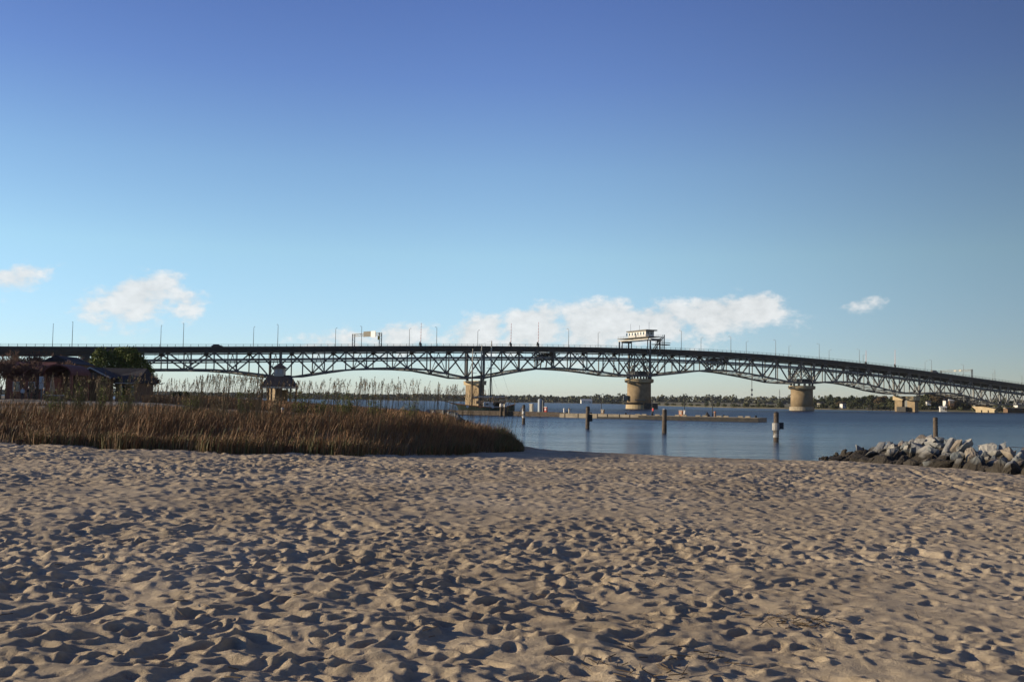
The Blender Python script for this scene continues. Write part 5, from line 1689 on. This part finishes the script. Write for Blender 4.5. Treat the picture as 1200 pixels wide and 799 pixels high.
def breakwater():
    # crest line of the pile, from the tip in the water to the frame's right and beyond
    def P(px, Y): return Vector((col_x(px, Y, .5), Y, 0))
    spine = [P(962, 66.0), P(1000, 65.0), P(1040, 62.5), P(1090, 59.5), P(1140, 56.5), P(1200, 53.0), P(1290, 48.5)]
    half = [.5, 1.5, 2.6, 3.0, 3.1, 3.2, 3.2]
    crest = [.08, .56, 1.28, 1.74, 1.42, 1.22, 1.1]
    seglen = [0]
    for a, b in zip(spine[:-1], spine[1:]): seglen.append(seglen[-1] + (b - a).length)
    T = seglen[-1]

    def sp(t):
        for i in range(len(spine) - 1):
            if t <= seglen[i + 1]:
                f = (t - seglen[i]) / (seglen[i + 1] - seglen[i])
                return spine[i].lerp(spine[i + 1], f), half[i] + (half[i + 1] - half[i]) * f, crest[i] + (crest[i + 1] - crest[i]) * f, (spine[i + 1] - spine[i]).normalized()
        return spine[-1], half[-1], crest[-1], (spine[-1] - spine[-2]).normalized()
    rows = [('front foot row', -1.0, .02, .70), ('second row up', -.68, .36, .64), ('third row up', -.38, .66, .60), ('row below the crest', -.12, .90, .58), ('crest row', .12, 1.0, .60), ('row behind the crest', .45, .70, .66), ('back foot row', .85, .2, .75)]
    rnd = random.Random(4)
    for (rn, sd, hf, size) in rows:
        t = .3 * rnd.random(); k = 0
        while t < T:
            c, hw, cr, d = sp(t)
            n = Vector((d.y, -d.x, 0))                        # towards the camera
            s = size * rnd.uniform(.5, 1.45) * (.55 + .45 * min(1, t / 7)) * (.88 + .35 * t / T)
            pos = c - n * (sd * hw) + Vector((rnd.gauss(0, .12), rnd.gauss(0, .15), 0))
            gz = max(ground1(pos.x, pos.y), -.4)
            z = gz * (1 - hf) + cr * hf - s * .28 + rnd.gauss(0, .07)
            if rn == 'front foot row': z = gz + s * .22
            right = t / T
            mi = rnd.choices(range(5), [4.6 - 3.2 * right, 1.6 + 3 * right, 1.8, .6, .7 + 3 * right])[0]
            o = bpy.data.objects.new('boulder', rnd.choice(RMESH[mi])); col.objects.link(o)
            o.location = (pos.x, pos.y, z); o.scale = (s * rnd.uniform(.95, 1.5), s * rnd.uniform(.6, .9), s * rnd.uniform(.38, .66))
            o.rotation_euler = (rnd.uniform(-.3, .7), rnd.gauss(-.55, .35), rnd.gauss(.3, .7))
            tag(o, '%s boulder, %s from the tip, %s' % (RN[mi], nth[min(k, len(nth) - 1)], rn), 'boulder', 'boulders of the rock breakwater')
            k += 1
            t += s * rnd.uniform(.85, 1.25)
    # added rubble core; its dark colour stands for shade in the boulder gaps
    core = MB(); n_ = 26
    ring_ = []
    for i in range(n_ + 1):
        c, hw, cr, d = sp(T * i / n_); n = Vector((d.y, -d.x, 0))
        g0 = max(ground1(c.x, c.y), 0) - .5
        ring_.append([c + n * hw + Vector((0, 0, -.7)), c + n * hw * .55 + Vector((0, 0, cr * .38)), c + n * .1 * hw + Vector((0, 0, cr * .74)), c - n * .5 * hw + Vector((0, 0, cr * .45)), c - n * hw + Vector((0, 0, -.7))])
    core.add([p for r in ring_ for p in r], [(i * 5 + k, (i + 1) * 5 + k, (i + 1) * 5 + k + 1, i * 5 + k + 1) for i in range(n_) for k in range(4)])
    tag(core.build('breakwater_core', mat('gap_shade_rubble', (.03, .025, .02), .95, (.07, .06, .05), 3, bump=1, bscale=4), smooth=False), kind='structure')
    # small tan core stones at the tip
    for k in range(9):
        c, hw, cr, d = sp(rnd.uniform(0, 3)); s = rnd.uniform(.14, .3)
        o = bpy.data.objects.new('stone', rnd.choice(RMESH[4])); col.objects.link(o)
        o.location = (c.x - .6 + rnd.gauss(0, .6), c.y - .8 + rnd.gauss(0, .5), .02); o.scale = (s, s, s * .7); o.rotation_euler = (rnd.random(), rnd.random(), rnd.random() * 6)
        tag(o, 'small dark wet stone lying in the water at the breakwater tip', 'stone', 'small stones at the breakwater tip')


breakwater()


# dark riprap on the shore behind the grass tip
def riprap():
    rnd = random.Random(9); k = 0
    pts = [(-5.2, 128), (-7.0, 150), (-10.5, 166), (-16, 186), (-23, 206)]
    for i in range(64):
        f = rnd.random() * (len(pts) - 1); j = int(f); f -= j
        x = pts[j][0] + (pts[j + 1][0] - pts[j][0]) * f; y = pts[j][1] + (pts[j + 1][1] - pts[j][1]) * f
        s = rnd.uniform(.7, 1.4); k += 1
        lift = rnd.random()
        o = bpy.data.objects.new('riprap_rock', rnd.choice(RMESH[4])); col.objects.link(o)
        o.location = (x - lift * 2.6 + rnd.gauss(0, .4), y + rnd.gauss(0, 1), .2 + lift * 1.0); o.scale = (s * 1.2, s, s * .7); o.rotation_euler = (rnd.random(), rnd.random(), rnd.random() * 6)
        tag(o, 'dark rock of the shore riprap behind the tip of the dune grass', 'rock', 'dark riprap rocks behind the grass')


riprap()


# ------------------------------------------------------------------ dune grass, sea oats, shrubs
def blades(P, h, w, lean, seed, curve=.35):
    """P (n,3) roots, two-segment blades with a bend; h, w arrays"""
    rnd = np.random.default_rng(seed); n = len(P)
    a = rnd.random(n) * 2 * np.pi; side = np.stack([np.cos(a), np.sin(a), np.zeros(n)], -1)
    l = lean + rnd.normal(0, .22, (n, 2)); ld = np.stack([l[:, 0], l[:, 1], np.zeros(n)], -1)
    up = np.array([0, 0, 1.0])
    m1 = P + up * (h * .5)[:, None] + ld * (h * .22)[:, None]
    m2 = P + up * (h * .82)[:, None] + ld * (h * .52)[:, None]
    tp = P + up * (h * (1 - curve * .2))[:, None] + ld * (h * .85)[:, None]
    W = side * w[:, None]
    V = np.stack([P - W, P + W, m1 + W * .8, m1 - W * .8, m2 + W * .5, m2 - W * .5, tp + W * .08, tp - W * .08], 1).reshape(-1, 3)
    b = np.arange(n)[:, None] * 8
    Q = np.concatenate([b + [0, 1, 2, 3], b + [3, 2, 4, 5], b + [5, 4, 6, 7]], 0)
    return V, Q


def front_y(x): return 46 + np.clip((x + 8) / 8.5, 0, 1.5) * 15


def dune_grass():
    rnd = np.random.default_rng(21)
    n = 120000
    x = rnd.uniform(-58, .8, n); depth = rnd.random(n) ** 1.25
    y = front_y(x) - .7 + 1.5 * fbm(x * .45, x * 0 + 3, 3, 8) + depth * 21 * np.clip((4.5 - x) / 12, .25, 1)
    keep = (np.abs(x) < .62 * y + 4)
    clump = fbm(x * .55, y * .55, 3, 33)
    keep &= (clump + rnd.normal(0, .16, n) > -.28)
    d = shore_dist(x, y); keep &= d > .5
    x, y, clump, depth, d = x[keep], y[keep], clump[keep], depth[keep], d[keep]
    z = ground(x, y) - .05
    tip = np.clip((1.5 - x) / 2.0, .35, 1)
    h = (.66 + .34 * rnd.random(len(x)) + .50 * clump) * tip * (.75 + .3 * np.clip(depth * 3, 0, 1)); h = h * np.where(rnd.random(len(x)) < .05, rnd.uniform(1.15, 1.6, len(x)), 1); h = np.clip(h, .22, 1.65)
    w = rnd.uniform(.008, .018, len(x))
    P = np.stack([x, y, z], -1)
    V, Q = blades(P, h, w, np.array([.22, -.02]), 22)
    green = (rnd.random(len(x)) < .04 + .30 * (depth < .05)) | ((x > -1.0) & (rnd.random(len(x)) < .5))
    kind_ = green.astype(int); kind_[(rnd.random(len(x)) < .13) & ~green] = 2
    mi = np.tile(kind_, 3)
    o = npmesh('dune_grass', V, Q, [M['grass'], M['grass_green'], M['oats_stem']], matidx=mi)
    tag(o, 'band of tall dry reddish-brown dune grass on the left', 'grass', kind='stuff')


dune_grass()


def swale_grass():
    rnd = np.random.default_rng(131); n = 30000
    x = rnd.uniform(-62, -12, n); y = rnd.uniform(66, 97, n)
    keep = (shore_dist(x, y) > 2) & (np.abs(x) < .60 * y) & (fbm(x * .3, y * .3, 3, 14) > -.15)
    x, y = x[keep], y[keep]
    h = rnd.uniform(.25, .6, len(x)); w = rnd.uniform(.012, .028, len(x))
    V, Q = blades(np.stack([x, y, ground(x, y) - .05], -1), h, w, np.array([.2, 0]), 132)
    tag(npmesh('swale_grass', V, Q, [M['grass']]), 'short patchy brown grass between the dune and the pale path', 'grass', kind='stuff')


swale_grass()


def back_grass():
    # lower brown hump further back, between the path and the far shore
    rnd = np.random.default_rng(31)
    n = 42000
    x = rnd.uniform(-62, -6, n); y = rnd.uniform(112, 150, n)
    keep = (shore_dist(x, y) > 2) & (x > -.37 * y) & (fbm(x * .2, y * .2, 3, 13) > -.35)
    x, y = x[keep], y[keep]
    z = ground(x, y) - .05; h = rnd.uniform(.5, 1.15, len(x)); w = rnd.uniform(.02, .045, len(x))
    V, Q = blades(np.stack([x, y, z], -1), h, w, np.array([.2, 0]), 32)
    o = npmesh('back_grass', V, Q, [M['grass']])
    tag(o, 'low brown grass hump beyond the path near the pavilion', 'grass', kind='stuff')


back_grass()


def sea_oats():
    rnd = np.random.default_rng(41)
    Vs = []; Qs = []; off = 0; Hs = []; HQ = []; hoff = 0
    # (px range, count, row of tips, jitter)
    groups = [(0, 100, 60, 440, 10), (95, 180, 70, 438, 12), (180, 236, 46, 446, 7), (228, 306, 150, 436, 9), (300, 352, 36, 447, 8), (352, 420, 60, 446, 7), (415, 470, 62, 443, 6), (465, 545, 76, 442, 7), (545, 604, 34, 446, 9), (330, 560, 70, 458, 8), (180, 330, 90, 456, 9), (0, 180, 90, 456, 9)]
    for (x0, x1, cnt, row, jit) in groups:
        for k in range(int(cnt * .82)):
            px = rnd.uniform(x0, x1); Y = float(front_y(np.array(col_x(px, 55, 2)))) + rnd.uniform(5, 16)
            X = col_x(px, Y, 2.5)
            if X > .6: continue
            g = ground1(X, Y)
            top = at(px, row + abs(rnd.normal(0, jit)) - jit * .5, Y); H = max(top.z - g, .9)
            H = min(H, 3.0)
            lean = rnd.normal(.05, .07) * H; ly = rnd.normal(0, .05) * H
            r = rnd.uniform(.006, .011)
            pts = [np.array([X, Y, g - .05]), np.array([X + lean * .25, Y + ly * .3, g + H * .45]), np.array([X + lean * .7, Y + ly * .7, g + H * .8]), np.array([X + lean * 1.2, Y + ly, g + H])]
            for a, b in zip(pts[:-1], pts[1:]):
                for sd in (np.array([r, 0, 0]), np.array([0, r, 0])):
                    Vs += [a - sd, a + sd, b + sd * .8, b - sd * .8]; Qs.append([off, off + 1, off + 2, off + 3]); off += 4
            # drooping seed head or tuft of leaves near the top
            nh = int(rnd.uniform(9, 22)); hl = rnd.uniform(.28, .6)
            for j in range(nh):
                f = j / nh; base = pts[3] + (pts[2] - pts[3]) * 0 - np.array([0, 0, hl * (1 - f)]) * .9
                base = base - np.array([lean * (1 - f) * .2, 0, 0])
                dr = np.array([rnd.normal(.012, .035), rnd.normal(0, .03), rnd.normal(-.01, .02)]) * (1.4 - f)
                c = base + dr; s = rnd.uniform(.020, .042)
                u = rnd.normal(size=3); u /= np.linalg.norm(u); v = np.cross(u, rnd.normal(size=3)); v /= np.linalg.norm(v)
                u[2] *= 1.6
                Hs += [c - u * s, c + v * s * .55, c + u * s, c - v * s * .55]; HQ.append([hoff, hoff + 1, hoff + 2, hoff + 3]); hoff += 4
    V = np.array(Vs + Hs); Q = np.array(Qs + [[i + off for i in q] for q in HQ])
    mi = np.array([0] * len(Qs) + [1] * len(HQ))
    o = npmesh('sea_oats', V, Q, [M['oats_stem'], M['oats']], matidx=mi)
    tag(o, 'tall thin sea oat stalks with seed heads rising from the dune', 'sea oats', kind='stuff')


sea_oats()


def shrubs():
    spec = [(228, 462, 484, 'green shrub with upright wands at the left end of the tall stalks', 0), (258, 452, 486, 'grey-green twiggy shrub in the thickest stalks', 1), (285, 456, 484, 'leafy green shrub left of the pavilion', 0), (352, 458, 480, 'leafy green shrub just right of the pavilion', 0),
            (376, 462, 482, 'low green shrub further right of the pavilion', 0), (398, 460, 484, 'green shrub with tall leafy shoots in mid grass', 0), (412, 466, 484, 'low dark green shrub left of the riprap', 0), (440, 466, 484, 'small green shrub beside the dark riprap', 0), (482, 468, 486, 'small green shrub on top of the riprap', 0),
            (93, 448, 476, 'yellow-green leafy shrub left of the round disc', 0), (120, 446, 478, 'yellow-green leafy shrub below the round disc', 0), (146, 444, 478, 'tall yellow-green shrub before the slate hall', 0), (64, 456, 478, 'loose green shrub below the closed parasol', 0), (320, 464, 482, 'brownish green shrub below the pavilion', 1)]
    for i, (px, top, base, lab, kind) in enumerate(spec):
        Y = float(front_y(np.array(col_x(px, 55, 2)))) + 14 + (i % 3) * 2
        X = col_x(px, Y, 2.5); g = ground1(X, Y); H = max(at(px, top, Y).z - g, .8)
        e = empty('dune_shrub', (X, Y, g), lab, 'shrub', 'leafy shrubs among the dune grass')
        rnd = random.Random(i); t = MB(); lob = []
        for k in range(26):
            a = rnd.uniform(0, 6.28); r = rnd.uniform(.1, .75); hh = H * rnd.uniform(.55, 1.05)
            x, y = math.cos(a) * r, math.sin(a) * r
            t.tube([(X + x * .3, Y + y * .3, g), (X + x * .8, Y + y * .8, g + hh * .6), (X + x, Y + y, g + hh)], [.014, .010, .005], 4, cap=False)
            for f in (.45, .65, .85, 1.0): lob.append((x * f, y * f, hh * f, .13, .13, .17))
        t.build('stems', M['bark'] if kind == 0 else M['oats_stem'], e)
        q, f = leaf_cloud(lob, 1500 if kind == 0 else 700, .035, 300 + i)
        npmesh('foliage', q, f, M['leaf_shrub'] if kind == 0 else M['oats'], e)


shrubs()


# bits of straw, twigs and shell on the sand
def debris():
    rnd = np.random.default_rng(71)
    V = []; Q = []; off = 0
    me = SAND.data
    for cx, cy, n, sp_ in ((2.45, 8.3, 60, .22), (.9, 6.4, 40, .3), (1.2, 10.5, 30, .4), (-3, 9, 16, 1.5), (0, 12, 160, 7), (5, 25, 160, 9), (1.3, 6.9, 20, .2)):
        for k in range(n):
            x = cx + rnd.normal(0, sp_); y = max(cy + rnd.normal(0, sp_), 3)
            z = ground1(x, y) + .03
            a = rnd.random() * 6.28; l = rnd.uniform(.02, .07); w = .0022
            d = np.array([math.cos(a) * l, math.sin(a) * l, rnd.normal(0, .012)]); s_ = np.array([-math.sin(a) * w, math.cos(a) * w, 0]); c = np.array([x, y, z])
            u = np.array([0, 0, w * 1.5])
            V += [c - d - s_, c - d + s_, c + d + s_, c + d - s_, c - d - u, c - d + u, c + d + u, c + d - u]; Q += [[off, off + 1, off + 2, off + 3], [off + 4, off + 5, off + 6, off + 7]]; off += 8
    o = npmesh('beach_litter', V, Q, [mat('dry_straw', (.06, .04, .025), .9, (.14, .10, .06), 8)])
    tag(o, 'scattered dark straw and twigs lying on the trampled sand', 'straw', kind='stuff')


debris()


# ------------------------------------------------------------------ the air over the river
def haze():
    m_ = bpy.data.materials.new('river_haze'); m_.use_nodes = True
    nt = m_.node_tree; nt.nodes.clear()
    o = nt.nodes.new('ShaderNodeOutputMaterial'); v = nt.nodes.new('ShaderNodeVolumePrincipled')
    v.inputs['Color'].default_value = (.80, .88, 1.0, 1); v.inputs['Density'].default_value = .000032
    v.inputs['Anisotropy'].default_value = 0.0
    nt.links.new(v.outputs[0], o.inputs['Volume'])
    mb = MB().box(-8000, 8000, -1500, 10500, -6, 80)
    tag(mb.build('haze', m_), kind='stuff')


haze()

for o_ in scene.objects:
    if o_.get('label') and len(o_['label'].split()) > 16: print('LONG', o_.name, o_['label'])
